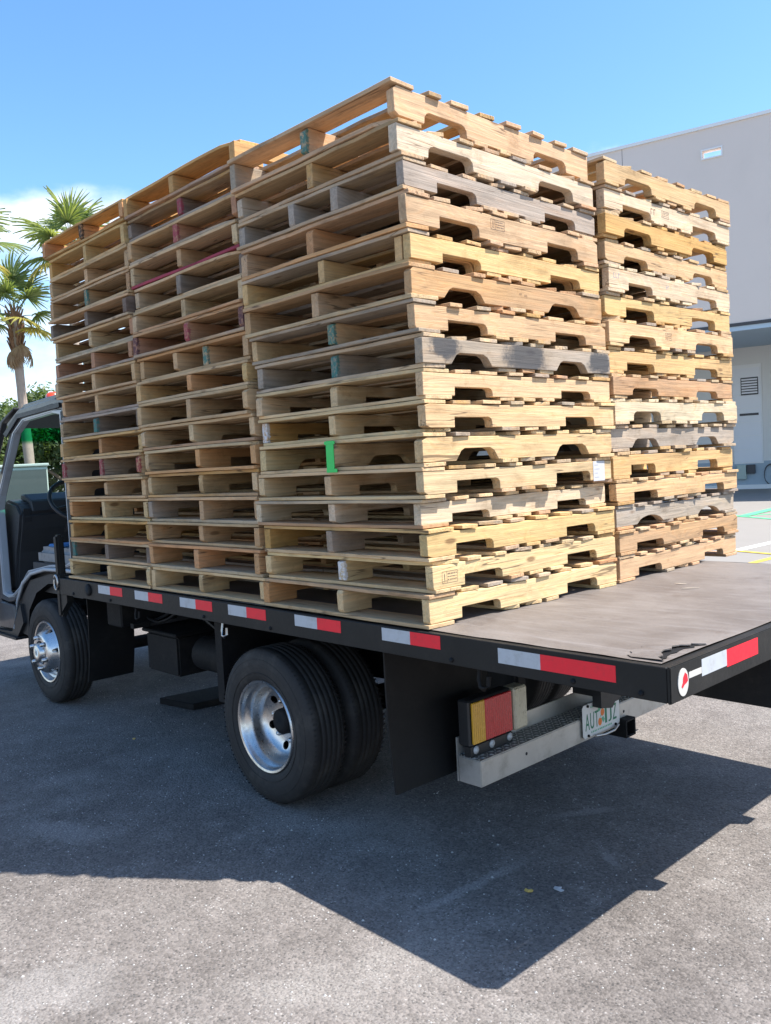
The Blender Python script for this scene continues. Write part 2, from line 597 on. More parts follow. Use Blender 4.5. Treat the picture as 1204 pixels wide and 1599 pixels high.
M['asphalt'] = asphalt_mat()
M['concrete'] = simple('pale_concrete', (0.235, 0.22, 0.20), 0.8, 0, 0.1, 0.8, 0.1, ((0.24, 0.22, 0.20), 0.4))
M['lineyellow'] = simple('yellow_road_paint', (0.62, 0.42, 0.06), 0.7, 0, 0.12, 6)
M['linewhite'] = simple('white_road_paint', (0.72, 0.72, 0.70), 0.7, 0, 0.08, 6)
M['linegreen'] = simple('green_road_paint', (0.10, 0.50, 0.24), 0.7, 0, 0.12, 6)
M['wall'] = simple('warehouse_wall_paint', (0.69, 0.605, 0.545), 0.75, 0, 0.04, 0.5, 0.05, ((0.60, 0.53, 0.48), 0.3))
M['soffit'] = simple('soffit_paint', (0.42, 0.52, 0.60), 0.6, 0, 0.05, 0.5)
M['lowerwall'] = simple('recess_wall_paint', (0.66, 0.65, 0.62), 0.7, 0, 0.03, 0.7)
M['door'] = simple('door_panel_white', (0.72, 0.73, 0.75), 0.5, 0, 0.03, 2)
M['bluebase'] = simple('blue_grey_base', (0.33, 0.40, 0.45), 0.7, 0, 0.06, 1)
M['trim'] = simple('trim_white', (0.75, 0.75, 0.74), 0.5, 0, 0.03, 2)
M['darkmetal'] = simple('dark_metal', (0.05, 0.05, 0.055), 0.5, 0, 0.1, 6)
M['boxgreen'] = simple('utility_green', (0.40, 0.48, 0.43), 0.5, 0, 0.05, 3, 0, ((0.3, 0.34, 0.3), 0.3))
M['boxgreendark'] = simple('utility_green_dark', (0.06, 0.08, 0.075), 0.6)
M['bollard'] = simple('bollard_yellow', (0.70, 0.52, 0.02), 0.5)
M['trunk'] = simple('palm_trunk', (0.33, 0.27, 0.22), 0.9, 0, 0.25, 7, 0.5)
M['bark'] = simple('tree_bark', (0.16, 0.12, 0.09), 0.9, 0, 0.3, 6, 0.5)
M['boot'] = simple('palm_boots', (0.21, 0.12, 0.07), 0.9, 0, 0.35, 12, 0.6)


def leaf_mat(name, c1, c2, trans=0.45):
    mt, nt, b = new_mat(name)
    h = NT(nt)
    g = h.n('ShaderNodeNewGeometry')
    oi = h.n('ShaderNodeObjectInfo')
    f = h.math('FRACT', h.math('ADD', g.outputs['Random Per Island'], oi.outputs['Random']))
    c = h.mix(f, c1, c2)
    h.l(c, b.inputs['Base Color'])
    b.inputs['Roughness'].default_value = 0.5
    tl = h.n('ShaderNodeBsdfTranslucent')
    h.l(h.mix(1.0, c, (1.25, 1.2, 0.5), 'MULTIPLY'), tl.inputs['Color'])
    mx = h.n('ShaderNodeMixShader')
    mx.inputs[0].default_value = trans
    out = nt.nodes['Material Output']
    h.l(b.outputs[0], mx.inputs[1])
    h.l(tl.outputs[0], mx.inputs[2])
    h.l(mx.outputs[0], out.inputs[0])
    return mt


M['leaf'] = leaf_mat('tree_leaves', (0.055, 0.095, 0.028), (0.12, 0.17, 0.05))
M['palm'] = leaf_mat('palm_leaf', (0.14, 0.21, 0.08), (0.30, 0.35, 0.15))
M['palmyellow'] = leaf_mat('palm_leaf_yellow', (0.42, 0.34, 0.08), (0.34, 0.33, 0.09))
M['palmdead'] = leaf_mat('palm_leaf_dead', (0.27, 0.17, 0.09), (0.36, 0.26, 0.15), 0.2)
M['debrisyellow'] = simple('dry_leaf', (0.55, 0.38, 0.10), 0.7)

# ------------------------------------------------------------------ setting: ground
tag(MB().add([(-400, -300, 0), (300, -300, 0), (300, 500, 0), (-400, 500, 0)], [(0, 1, 2, 3)]).build('ground', M['asphalt']), kind='structure')
tag(MB().add([(-60, 7.2, .004), (40, 5.5, .004), (40, 34, .004), (-60, 34, .004)], [(0, 1, 2, 3)]).build('concrete_pavement', M['concrete']), kind='structure')


def strip(name, mat, a, b2, w, z=.008):
    a = Vector((a[0], a[1], 0))
    b2 = Vector((b2[0], b2[1], 0))
    t = (b2 - a).normalized()
    nn = Vector((-t.y, t.x, 0)) * w / 2
    o = MB().add([a - nn + Vector((0, 0, z)), b2 - nn + Vector((0, 0, z)), b2 + nn + Vector((0, 0, z)), a + nn + Vector((0, 0, z))], [(0, 1, 2, 3)]).build(name, mat)
    return tag(o, kind='structure')


strip('pavement_marking', M['lineyellow'], (-2.83, 8.4), (-2.75, 12.5), .11)
strip('pavement_marking', M['lineyellow'], (-5.4, 10.9), (-1.0, 9.4), .10, .012)
strip('pavement_marking', M['linewhite'], (-3.62, 10.2), (-3.55, 14.5), .16)
strip('pavement_marking', M['linegreen'], (-8.0, 15.1), (-4.4, 18.9), .14)
strip('pavement_marking', M['linegreen'], (-7.9, 17.6), (-4.0, 15.0), .14, .012)
strip('pavement_marking', M['linegreen'], (-6.3, 16.6), (-6.7, 20.2), .25, .016)

# ------------------------------------------------------------------ warehouse
WD = Vector((-.9707, -.2402, 0))
WN = Vector((.2402, -.9707, 0))
W0 = Vector((-9.73, 24.25, 0))
wh = empty('warehouse_building', W0)
wh.rotation_euler = (0, 0, math.atan2(WD.y, WD.x))     # local x runs along the wall, local -y... see below
# local axes: x = along wall (to the picture's left), y = WD rotated +90 deg (pointing away from the lot is -)
LY = Vector((-WD.y, WD.x, 0))      # local +y in world
SGN = 1 if LY.dot(WN) > 0 else -1   # local +y faces the lot when SGN is 1


def wbox(mb, s0, s1, f0, f1, z0, z1):
    """s along the wall, f metres out of the wall face towards the lot"""
    a, b2 = sorted((f0 * SGN, f1 * SGN))
    return mb.box(s0, s1, a, b2, z0, z1)


E0, E1 = -26.0, 13.0
# upper wall: tilt-up panels with a scupper opening near the top
panels = [-26, -20, -14, -8, -2.2, 3.4, 8.2, 13]
for i in range(len(panels) - 1):
    a, b2 = panels[i] + .008, panels[i + 1] - .008
    mb = MB()
    if a < .36 < b2:
        wbox(mb, a, .34, -.25, 0, 5.3, 11.42)
        wbox(mb, .90, b2, -.25, 0, 5.3, 11.42)
        wbox(mb, .34, .90, -.25, 0, 5.3, 10.53)
        wbox(mb, .34, .90, -.25, 0, 10.76, 11.42)
    else:
        wbox(mb, a, b2, -.25, 0, 5.3, 11.42)
    mb.build('wall_panel', M['wall'], wh)
    j = wbox(MB(), panels[i] - .006, panels[i] + .006, -.2, -.012, 5.32, 11.4)
    j.build('joint_sealant', M['darkmetal'], wh)
mb = MB()
wbox(mb, .30, .94, -.02, .035, 10.76, 10.80)
wbox(mb, .30, .94, -.02, .035, 10.49, 10.53)
wbox(mb, .30, .34, -.02, .035, 10.53, 10.76)
wbox(mb, .90, .94, -.02, .035, 10.53, 10.76)
mb.build('scupper_frame', M['trim'], wh)
wbox(MB(), E0 - .05, E1 + .05, -.30, .05, 11.42, 11.52).build('parapet_cap', M['trim'], wh)
wbox(MB(), E0, E1, -30, -.26, 10.1, 10.3).build('roof', M['wall'], wh)
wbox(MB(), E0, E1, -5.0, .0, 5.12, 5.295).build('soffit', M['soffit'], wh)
wbox(MB(), E0, E1, .0, .03, 5.26, 5.36).build('drip_edge', M['darkmetal'], wh)
wbox(MB(), E0, E1, -5.3, -5.0, 1.0, 5.12).build('recessed_wall', M['lowerwall'], wh)
wbox(MB(), E0, E1, -5.3, -4.96, 0.16, 1.0).build('base_wall', M['bluebase'], wh)
wbox(MB(), E0, E1, -5.3, -4.7, 0.0, 0.16).build('kerb', M['trim'], wh)
wbox(MB(), E0 - .01, E0 + .3, -30, -.3, 0, 10.1).build('end_wall', M['wall'], wh)
wbox(MB(), E1 - .3, E1 + .01, -30, -.3, 0, 10.1).build('end_wall', M['wall'], wh)
for s in (-20, -12, 6, 12):
    wbox(MB(), s, s + .5, -.6, -.1, 0, 5.12).build('column', M['wall'], wh)
# dock door made of horizontal sections, with louvre and slot
dr = wbox(MB(), .16, 1.16, -5.0, -4.955, .92, 4.50).build('dock_door', M['trim'], wh)
zz = .96
for i in range(7):
    z1 = zz + .49
    wbox(MB(), .20, 1.12, -4.955, -4.93, zz, z1 - .02).build('door_section', M['door'], dr)
    zz = z1
lv = wbox(MB(), .27, .86, -4.93, -4.915, 3.40, 4.03).build('louvre_frame', M['darkmetal'], dr)
for i in range(6):
    wbox(MB(), .30, .83, -4.915, -4.895, 3.45 + i * .095, 3.505 + i * .095).build('louvre_slat', M['door'], dr)
wbox(MB(), .28, .92, -4.93, -4.90, 2.66, 2.74).build('door_slot', M['darkmetal'], dr)
wbox(MB(), .74, 1.06, -4.96, -4.80, .36, .88).build('meter_box', M['boxgreen'], wh, bevel=.01)
wbox(MB(), .44, .72, -4.96, -4.82, .56, .88).build('dock_bumper', M['darkmetal'], wh, bevel=.01)
# coil of hose on the base wall
pts = []
for i in range(80):
    an = i / 80 * 2 * math.pi * 4
    pts.append((-.12 + (.26 + .012 * math.sin(i * .31)) * math.cos(an), SGN * (-4.90 + .004 * (i % 20)), .50 + (.38 + .012 * math.cos(i * .21)) * math.sin(an)))
MB().tube(pts, .016, 6).build('hose_coil', M['darkmetal'], wh)
tag(wh, 'tall pale grey warehouse with recessed dock wall and white louvred door', 'building')

# ------------------------------------------------------------------ pallets
PL, PS, PH = 1.016, 1.22, 0.120363
B = 0.955          # top of the truck deck
TB = 0.0150        # board thickness
SH = PH - 2 * TB - 0.0016


def board_mesh(w, L, t, rng, chip):
    mb = MB()
    n = 9
    vs = []
    hw = w / 2
    ph, am = rng.random() * 6, rng.uniform(.0, .0016)
    cup = rng.uniform(-.0008, .0008)
    for i in range(n + 1):
        x = L * i / n
        bow = am * math.sin(i * .7 + ph)
        a = hw + rng.uniform(-.005, .002)
        b2 = hw + rng.uniform(-.005, .002)
        xe = x + (rng.uniform(-.004, .004) if i in (0, n) else 0)
        x2 = xe + (rng.uniform(-.004, .004) if i in (0, n) else 0)
        if chip and i == 0:
            x2 = xe + rng.uniform(.015, .06)
            b2 -= rng.uniform(.0, .025)
        if chip and i == n:
            a -= rng.uniform(.004, .03)
        e = [rng.uniform(-.0009, .0003) for _ in range(4)]
        vs += [(xe, -a, -t / 2 + bow - e[0] + cup), (x2, b2, -t / 2 + bow - e[1] - cup), (x2, b2, t / 2 + bow + e[2] - cup), (xe, -a, t / 2 + bow + e[3] + cup)]
    fs = []
    for i in range(n):
        p, q = i * 4, i * 4 + 4
        for k in range(4):
            fs.append((p + k, p + (k + 1) % 4, q + (k + 1) % 4, q + k))
    fs += [(3, 2, 1, 0), (n * 4, n * 4 + 1, n * 4 + 2, n * 4 + 3)]
    mb.add(vs, fs)
    return mb.mesh('deck_board', WOOD, bevel=.0014)


def stringer_mesh(rng, style, th, mat):
    """profile in x (length) and z, notches cut from below, extruded along y"""
    h = SH
    L = PS
    pts = []
    def bot(x):
        return (x, rng.uniform(-.0005, .0006))
    ch = [rng.random() < .4 for _ in range(4)]
    cw = [rng.uniform(.006, .03) for _ in range(4)]
    cz = [rng.uniform(.004, .014) for _ in range(4)]
    pts += [(rng.uniform(0, .003), cz[0]), (cw[0], 0)] if ch[0] else [bot(0.0)]
    nd = rng.uniform(.034, .046)
    nw = rng.uniform(.205, .25)
    for s0 in (rng.uniform(.150, .185), L - rng.uniform(.150, .185) - nw):
        s1 = s0 + nw
        if style == 0:      # routed notch, rounded at the top on both sides
            q = .03
            pts += [(s0, 0), (s0 + .002, nd - q)]
            pts += [(s0 + q - q * math.cos(a), nd - q + q * math.sin(a)) for a in (.5, 1.05, 1.57)]
            pts += [(s1 - q + q * math.sin(a), nd - q + q * math.cos(a)) for a in (0, .52, 1.07)]
            pts += [(s1 - .002, nd - q), (s1, 0)]
        elif style == 1:    # square on one side, rounded on the other
            q = .024
            pts += [(s0, 0), (s0 + .001, nd)]
            pts += [(s1 - q + q * math.sin(a), nd - q + q * math.cos(a)) for a in (0, .52, 1.07)]
            pts += [(s1 - .001, nd - q), (s1, 0)]
        elif style == 2:    # sloping sides
            pts += [(s0, 0), (s0 + .03, nd * .8), (s0 + .05, nd), (s1 - .05, nd), (s1 - .025, nd * .75), (s1, 0)]
        else:               # shallow arch
            pts += [(s0 + nw * i / 8, nd * math.sin(math.pi * i / 8) ** .6) for i in range(9)]
    pts += [(L - cw[1], 0), (L - rng.uniform(0, .003), cz[1])] if ch[1] else [bot(L)]
    n = 11
    if ch[2]:
        pts += [(L, h - cz[2]), (L - cw[2], h)]
    for i in range(1 if ch[2] else 0, n if ch[3] else n + 1):
        pts.append((L - L * i / n + (rng.uniform(-.02, .02) if 0 < i < n else 0), h - rng.uniform(0, .0030)))
    if ch[3]:
        pts += [(cw[3], h), (0, h - cz[3])]
    mb = MB()
    mb.prism(pts, 'y', -th / 2, th / 2)
    return mb.mesh('stringer', mat, bevel=.0016)


RNG = random.Random(5)
BOARDS = {}
for w in (.089, .102, .118, .140):
    BOARDS[w] = [board_mesh(w, PL, TB - .0006, RNG, k >= 6) for k in range(9)]
STR = {}
for st in range(4):
    STR[st] = [stringer_mesh(RNG, st, .036 + .003 * (k % 3), WOOD) for k in range(7)]
STR_BLOTCH = stringer_mesh(RNG, 2, .038, WOOD_BLOTCH)

C = {'pink': (232, 198, 158), 'pale': (238, 212, 168), 'white': (240, 224, 192), 'grey': (198, 184, 164),
     'yellow': (236, 204, 146), 'gold': (228, 186, 116), 'brown': (220, 182, 134), 'tan': (232, 200, 152),
     'orange': (234, 182, 126), 'dark': (140, 124, 108), 'red': (208, 160, 124), 'light': (242, 216, 168)}
WORD = {'pink': 'pinkish tan', 'pale': 'pale', 'white': 'whitish', 'grey': 'weathered grey', 'yellow': 'yellowish',
        'gold': 'golden brown', 'brown': 'brown', 'tan': 'tan', 'orange': 'orange tinted', 'dark': 'dark grey',
        'red': 'reddish brown', 'light': 'fresh light'}
PAINT = {'teal': (0.045, 0.17, 0.15), 'red': (0.28, 0.035, 0.05), 'purple': (0.10, 0.045, 0.055), 'white': (0.62, 0.62, 0.64),
         'green': (0.03, 0.50, 0.09), 'crimson': (0.30, 0.05, 0.075), 'black': (0.02, 0.02, 0.02)}
ORD = ['top', 'second', 'third', 'fourth', 'fifth', 'sixth', 'seventh', 'eighth', 'ninth', 'tenth', 'eleventh', 'twelfth',
       'thirteenth', 'fourteenth', 'fifteenth', 'sixteenth', 'bottom']
RIGHT = Vector((0.683, 0.728))
GREYISH = ['grey', 'tan', 'pale', 'gold', 'light', 'orange']


def put(name, me, par, loc, rz, color, weather, paint=None):
    o = bpy.data.objects.new(name, me)
    COL.objects.link(o)
    o.parent = par
    o.location = loc
    o.rotation_euler = (0, 0, rz)
    o.color = (*color, 1)
    o['weather'] = float(weather)
    if paint:
        o['paint'] = [float(x) for x in paint]
        o['paint_amount'] = 1.0
    return o


def jit(c, rng, a=.07):
    k = 1 + rng.uniform(-a, a)
    return tuple(min(.9, x * k * (1 + rng.uniform(-.03, .03))) for x in c)


def make_pallet(stack, row, total, x1, y0, shift, tone, opts, rng, z, hs):
    """row counts from the top, 0 = top; x1 is the rear face, y0 the driver's side face"""
    level = total - 1 - row
    p = empty('pallet', (x1 + shift.x + rng.uniform(-.012, .012), y0 + shift.y + rng.uniform(-.009, .009), z + .0004), R(rng.uniform(-.7, .7)))
    p.scale = (1, 1, hs)
    base = alb(C[tone], .64)
    wth = {'grey': .8, 'dark': .4, 'brown': .25, 'red': .15, 'white': .1, 'light': 0.0, 'pale': .12, 'yellow': .05}.get(tone, .15)
    wth = opts.get('weather', wth)
    deck = alb(C[opts.get('deck', tone)], .66)
    style = opts.get('style', rng.choice([0, 0, 1, 1, 2]))
    paints = opts.get('paint', {})
    objs = {}
    xs = [-.019, -PL / 2 + rng.uniform(-.035, .035), -PL + .019]
    if opts.get('extra'):
        xs = [-.019, -PL * .36, -PL * .62, -PL + .019]
    zs = TB + .0006
    for i, x in enumerate(xs):
        me = STR[style][rng.randrange(7)]
        if opts.get('blotch') and i == 0:
            me = STR_BLOTCH
        pc = paints.get(i)
        col = jit(base, rng, .05) if i == 0 else jit(base if rng.random() < .75 else alb(C[rng.choice(GREYISH)], .60), rng)
        ins = rng.uniform(-.006, .012)
        o = put('stringer', me, p, (x + (rng.uniform(-.008, .002) if i else rng.uniform(-.009, .003)), ins, zs), math.pi / 2, col,
                wth * rng.uniform(.7, 1.1), PAINT[pc] if pc else None)
        objs[i] = o
    if opts.get('companion'):
        o = put('companion_block', STR[style][0], p, (-.062, .01, zs), math.pi / 2, jit(base, rng), wth)
    # top deck
    def row_boards(ys, zc, bottom):
        for k, (y, w) in enumerate(ys):
            g = rng.random()
            if g < .60:
                c = jit(deck, rng)
                ww = wth * .8
            else:
                c = jit(alb(C[rng.choice(GREYISH)], .61), rng)
                ww = rng.uniform(.1, .75)
            if bottom and opts.get('lowedge') and k == 0:
                c, ww = PAINT[opts['lowedge']], 0
            flip = rng.random() < .5
            put('bottom_board' if bottom else 'top_board', rng.choice(BOARDS[w][:7] if k in (0, len(ys) - 1) else BOARDS[w]), p,
                ((0 if flip else -PL) + rng.uniform(-.005, .005), y + rng.uniform(-.009, .009), zc + rng.uniform(-.0002, .0002)),
                math.pi if flip else 0, c, ww)
    lead = rng.choice([.118, .140])
    gap = (PS - 2 * lead) / 6
    ys = [(lead / 2, lead)] + [(lead + gap * (k + .5) + 0, rng.choice([.089, .089, .102])) for k in range(6)] + [(PS - lead / 2, lead)]
    if gap < .155:
        del ys[rng.choice([2, 3, 4, 5])]
    ys2 = [(lead / 2, lead)] + [(PS / 2 + q, .089 if rng.random() < .6 else .102) for q in (-.135, 0, .135)] + [(PS - lead / 2, lead)]
    row_boards(ys2, TB / 2 + .0003, True)
    row_boards(ys, PH - TB / 2 - .0006, False)
    look = WORD[tone]
    extra = opts.get('note', '')
    pos = ('topmost' if row == 0 else 'bottom' if row == total - 1 else ORD[row] + ' from top')
    tag(p, f'{look} wooden pallet{extra}, {pos} of the {stack} stack', 'pallet', 'pallets stacked on the flatbed')
    return p, objs


near_shift = [-0.4, 10.1, 0.7, -4.7, -2.1, -1.5, 5.1, 9.7, 3.3, 3.0, -5.4, -3.7, -8.0, -11.3, -13.6, -12.9]
NEAR = [('pink', dict(style=0, paint={1: 'teal'}, note=' with teal centre end')), ('white', dict(style=0, deck='tan', weather=.5)), ('grey', dict(style=1, extra=1, deck='tan')),
        ('pink', dict(style=1, note=' with boxed stamp')), ('yellow', dict(style=1, companion=1)), ('brown', dict(style=2, note=' with small ink marks')),
        ('tan', dict(style=1, paint={1: 'teal'})), ('grey', dict(style=2, blotch=1, deck='pale', paint={1: 'teal'}, note=' with black blotches')),
        ('pale', dict(style=1)), ('light', dict(style=1, paint={2: 'white'})), ('light', dict(style=2, note=' with bright green tape')),
        ('pale', dict(style=1, note=' with a paper label')), ('white', dict(style=1, deck='pale')), ('yellow', dict(style=1)),
        ('light', dict(style=1, paint={1: 'white'}, note=' with a stamped corner')), ('light', dict(style=1))]
REAR_RIGHT = [('tan', dict(style=0)), ('white', dict(style=1, note=' with inked marks')), ('gold', dict(style=0)), ('tan', dict(style=0)),
              ('white', dict(style=1)), ('yellow', dict(style=1)), ('light', dict(style=0)), ('yellow', dict(style=1)), ('brown', dict(style=0, deck='tan')),
              ('white', dict(style=0)), ('grey', dict(style=2, deck='tan')), ('yellow', dict(style=1)), ('tan', dict(style=1)),
              ('grey', dict(style=3)), ('brown', dict(style=1)), ('pink', dict(style=1))]
MID = [('gold', {}), ('dark', dict(paint={1: 'crimson'})), ('red', dict(paint={1: 'crimson'}, deck='tan')), ('pale', dict(lowedge='crimson', note=' with a crimson lower board')),
       ('dark', dict(deck='tan')), ('pale', {}), ('red', dict(paint={0: 'purple', 1: 'crimson', 2: 'purple'}, deck='brown', note=' with red block ends')),
       ('tan', dict(paint={1: 'teal'}, extra=1)), ('yellow', {}), ('tan', {}), ('pale', {}), ('orange', dict(deck='orange')), ('light', {}), ('tan', {}),
       ('brown', dict(deck='tan')), ('orange', dict(deck='orange')), ('light', {})]
FAR = [('orange', dict(paint={1: 'black'}, deck='gold')), ('yellow', {}), ('tan', {}), ('brown', dict(paint={1: 'teal'}, deck='tan')), ('dark', dict(deck='tan')),
       ('red', dict(deck='tan')), ('red', dict(deck='tan')), ('tan', {}), ('tan', {}), ('dark', dict(paint={1: 'teal'}, deck='grey')), ('yellow', {}),
       ('tan', dict(paint={0: 'red', 1: 'red', 2: 'red'}, note=' with three red ends')), ('tan', {}), ('light', {}), ('gold', {}),
       ('dark', dict(paint={2: 'teal'}, deck='tan')), ('light', {})]
HID1 = [(t, {}) for t in ['tan', 'grey', 'pale', 'brown', 'yellow', 'tan', 'light', 'grey', 'tan', 'pale', 'yellow', 'brown', 'tan']]
HID2 = [(t, {}) for t in ['brown', 'tan', 'pale', 'grey', 'yellow', 'tan', 'brown', 'light']]


def lean(level, n, mm):
    return RIGHT * (mm * (.5 - level / (n - 1)) * 2) / 1000.0


keep = {}
rng = random.Random(21)
for nm, spec, x1, y0, mm in (('rear left', NEAR, 0, 0, None), ('rear right', REAR_RIGHT, 0, 1.248, 10), ('middle left', MID, -1.050, 0.004, 11),
                             ('front left', FAR, -2.088, 0.004, 13), ('middle right', HID1, -1.055, 1.258, 4), ('front right', HID2, -2.10, 1.258, 4)):
    n = len(spec)
    hh = [1 + rng.uniform(-.07, .07) for _ in spec]
    if mm is None:
        hh = [62, 56, 52, 59, 53, 57, 53, 55, 50, 52, 55, 51, 48, 53, 52, 55]
    tot = sum(hh)
    hh = [q * n / tot * (1.0 if 'rear right' == nm else 1.009) for q in hh]
    for row, (tone, opts) in enumerate(spec):
        lev = n - 1 - row
        zrow = B + PH * sum(hh[row + 1:])
        sh = RIGHT * near_shift[lev] * .00228 if mm is None else lean(lev, n, mm)
        if nm == 'rear right':
            sh = sh + Vector((0, .006))
        keep[(nm, row)] = make_pallet(nm, row, n, x1, y0, sh, tone, opts, rng, zrow, hh[row])


# ink stamps, a paper label and green tape on single stringers (flat marks, real places)
def mark(owner, name, mat, rects, th=.0006):
    """rects in stringer-local x,z on its outer (-y local) face"""
    o = keep[owner][1][0]
    yb = min(v.co.y for v in o.data.vertices)
    mb = MB()
    for (xa, xb, za, zb) in rects:
        mb.box(xa, xb, yb - th, yb + .0002, za, zb)
    return mb.build(name, mat, o)


def stamp_rects(x0, z0, w, h, seed):
    q = random.Random(seed)
    t = .0012
    rc = [(x0, x0 + w, z0, z0 + t), (x0, x0 + w, z0 + h - t, z0 + h), (x0, x0 + t, z0 + t, z0 + h - t), (x0 + w - t, x0 + w, z0 + t, z0 + h - t),
          (x0 + w * .3, x0 + w * .3 + t, z0 + t, z0 + h - t)]
    for k in range(3):
        zc = z0 + h * (.25 + .24 * k)
        x = x0 + w * .36
        while x < x0 + w * .92:
            l = q.uniform(.002, .007)
            rc.append((x, min(x + l, x0 + w * .95), zc, zc + h * .09))
            x += l + q.uniform(.0015, .004)
    rc += [(x0 + w * .08, x0 + w * .24, z0 + h * .2, z0 + h * .24), (x0 + w * .14, x0 + w * .18, z0 + h * .28, z0 + h * .8)]
    return rc


def chars(x0, z0, n, h, seed):
    q = random.Random(seed)
    rc = []
    for k in range(n):
        x = x0 + k * h * .9
        rc += [(x, x + h * .14, z0, z0 + h)]
        if q.random() < .7:
            rc += [(x + h * .15, x + h * .6, z0 + h * q.choice([0, .43, .86]), z0 + h * q.choice([0, .43, .86]) + h * .14)] if False else []
            zq = z0 + h * q.choice([0, .43, .86])
            rc += [(x + h * .15, x + h * .6, zq, zq + h * .14)]
    return rc


# the stringer is turned 90 degrees: its local -y face looks to the truck's rear (+x)
mark(('rear left', 3), 'ink_stamp', M['stamp'], stamp_rects(.47, .040, .085, .036, 1))
mark(('rear left', 14), 'ink_stamp', M['stamp'], stamp_rects(.05, .018, .085, .045, 2))
mark(('rear left', 5), 'ink_marks', M['stamp'], chars(.62, .050, 3, .007, 3) + chars(.655, .048, 3, .007, 4))
mark(('rear right', 1), 'ink_marks', M['stamp'], chars(.40, .030, 2, .03, 5) + stamp_rects(.50, .030, .07, .034, 6))
mark(('rear right', 4), 'ink_marks', M['ink'], chars(.04, .045, 3, .022, 7) + chars(.52, .04, 2, .018, 8))
mark(('rear right', 6), 'ink_stamp', M['stamp'], stamp_rects(.50, .035, .06, .032, 9))
lab = mark(('rear left', 11), 'paper_label', M['paper'], [(1.075, 1.165, -.004, .088)], .0012)
o = keep[('rear left', 11)][1][0]
yb = min(v.co.y for v in o.data.vertices) - .0012
mb = MB()
q = random.Random(4)
for k in range(4):
    mb.box(1.085, 1.085 + q.uniform(.02, .07), yb - .0004, yb + .0001, .012 + k * .019, .0145 + k * .019)
mb.build('printed_lines', M['ink'], keep[('rear left', 11)][0].children[0] if False else lab)
# green tape wrapped over the middle block end of one pallet
pg, og = keep[('rear left', 10)]
gx = og[1].location.x
mb = MB()
mb.box(gx - .023, gx + .023, -.0115, -.0085, TB - .012, PH - .002)
mb.box(gx - .031, gx + .031, -.0125, -.0095, PH - .016, PH - .004)
mb.box(gx - .024, gx + .040, -.0125, -.0095, -.004, .010)
mb.build('green_tape', M['greenspray'], pg)

# ------------------------------------------------------------------ truck
T = empty('flatbed_truck', (0, 0, 0))
tag(T, 'black flatbed truck loaded with stacked wooden pallets, cab door opening dark', 'truck')
YL, YR = -.028, 2.20       # bed sides
XF, XR = -3.20, .93        # bed front and rear
RZ0, RZ1 = .848, .950
# deck plate, a little warped at the torn rear corner
mb = MB()
nx, ny = 42, 24
vs, fs = [], []
for i in range(nx + 1):
    for j in range(ny + 1):
        x = XF + (XR - .030 - XF) * i / nx
        y = YL + .030 + (YR - YL - .06) * j / ny
        z = B - .001 - (.0025 * (1 - math.cos(i * 1.9 + j * .8)) * .5 if x > .1 else 0)
        if x > .62 and y < .40:
            z -= .0
        vs.append((x, y, z))
for i in range(nx):
    for j in range(ny):
        a = i * (ny + 1) + j
        fs.append((a, a + ny + 1, a + ny + 2, a + 1))
mb.add(vs, fs, True)
dk = mb.build('deck_plate', M['deck'], T)
# lifted torn edge of the deck covering near the rear corner
mb = MB()
edge = [(.893, .020), (.868, .04), (.874, .06), (.852, .085), (.846, .115), (.858, .14), (.842, .17), (.850, .20), (.872, .225), (.862, .25), (.896, .28)]
vs, fs = [], []
for i, (x, y) in enumerate(edge):
    k = math.sin(math.pi * i / (len(edge) - 1))
    vs += [(x - .10, y, B + .0005), (x, y, B + .004 + .007 * k), (x, y, B + .001 + .006 * k)]
for i in range(len(edge) - 1):
    a = i * 3
    fs += [(a, a + 3, a + 4, a + 1), (a + 1, a + 4, a + 5, a + 2)]
mb.add(vs, fs)
mb.build('torn_deck_edge', M['deck'], dk)
mb = MB()
vs, fs = [], []
for i, (x, y) in enumerate(edge):
    k = math.sin(math.pi * i / (len(edge) - 1))
    vs += [(x - .004, y, B + .0006), (x + .006 + (.016 + .006 * math.sin(i * 2.3)) * k, y, B + .0006)]
for i in range(len(edge) - 1):
    a = i * 2
    fs += [(a, a + 2, a + 3, a + 1)]
mb.add(vs, fs)
mb.build('deck_tear', M['chassis'], dk)


# side rails and rear beam (channel section)
def channel(y_out, y_in, x0, x1):
    s = 1 if y_in > y_out else -1
    q = MB()
    a, b2 = sorted((y_out, y_out + s * .012))
    q.box(x0, x1, a, b2, RZ0, RZ1)
    a, b2 = sorted((y_out + s * .0122, y_out + s * .06))
    q.box(x0, x1, a, b2, RZ0, RZ0 + .010)
    a, b2 = sorted((y_out + s * .0122, y_out + s * .032))
    q.box(x0, x1, a, b2, RZ1 - .012, RZ1 - .001)
    return q


rail = channel(YL, YL + 1, XF, XR).build('side_rail', M['black'], T, bevel=.002)
channel(YR, YR - 1, XF, XR).build('side_rail', M['black'], T, bevel=.002)
mb = MB()
mb.box(XR - .0005, XR + .012, YL + .001, YR, RZ0 - .002, RZ1 + .001)
mb.box(XR - .06, XR - .001, YL + .013, YR - .013, RZ0 + .001, RZ0 + .012)
mb.box(XR - .034, XR - .001, YL + .013, YR - .013, RZ1 - .012, RZ1 - .002)
rear = mb.build('rear_beam', M['black'], T, bevel=.003, seg=2)
mb = MB()
mb.box(XF - .012, XF - .001, YL, YR, RZ0, RZ1 + .02)
mb.build('front_beam', M['black'], T, bevel=.002)

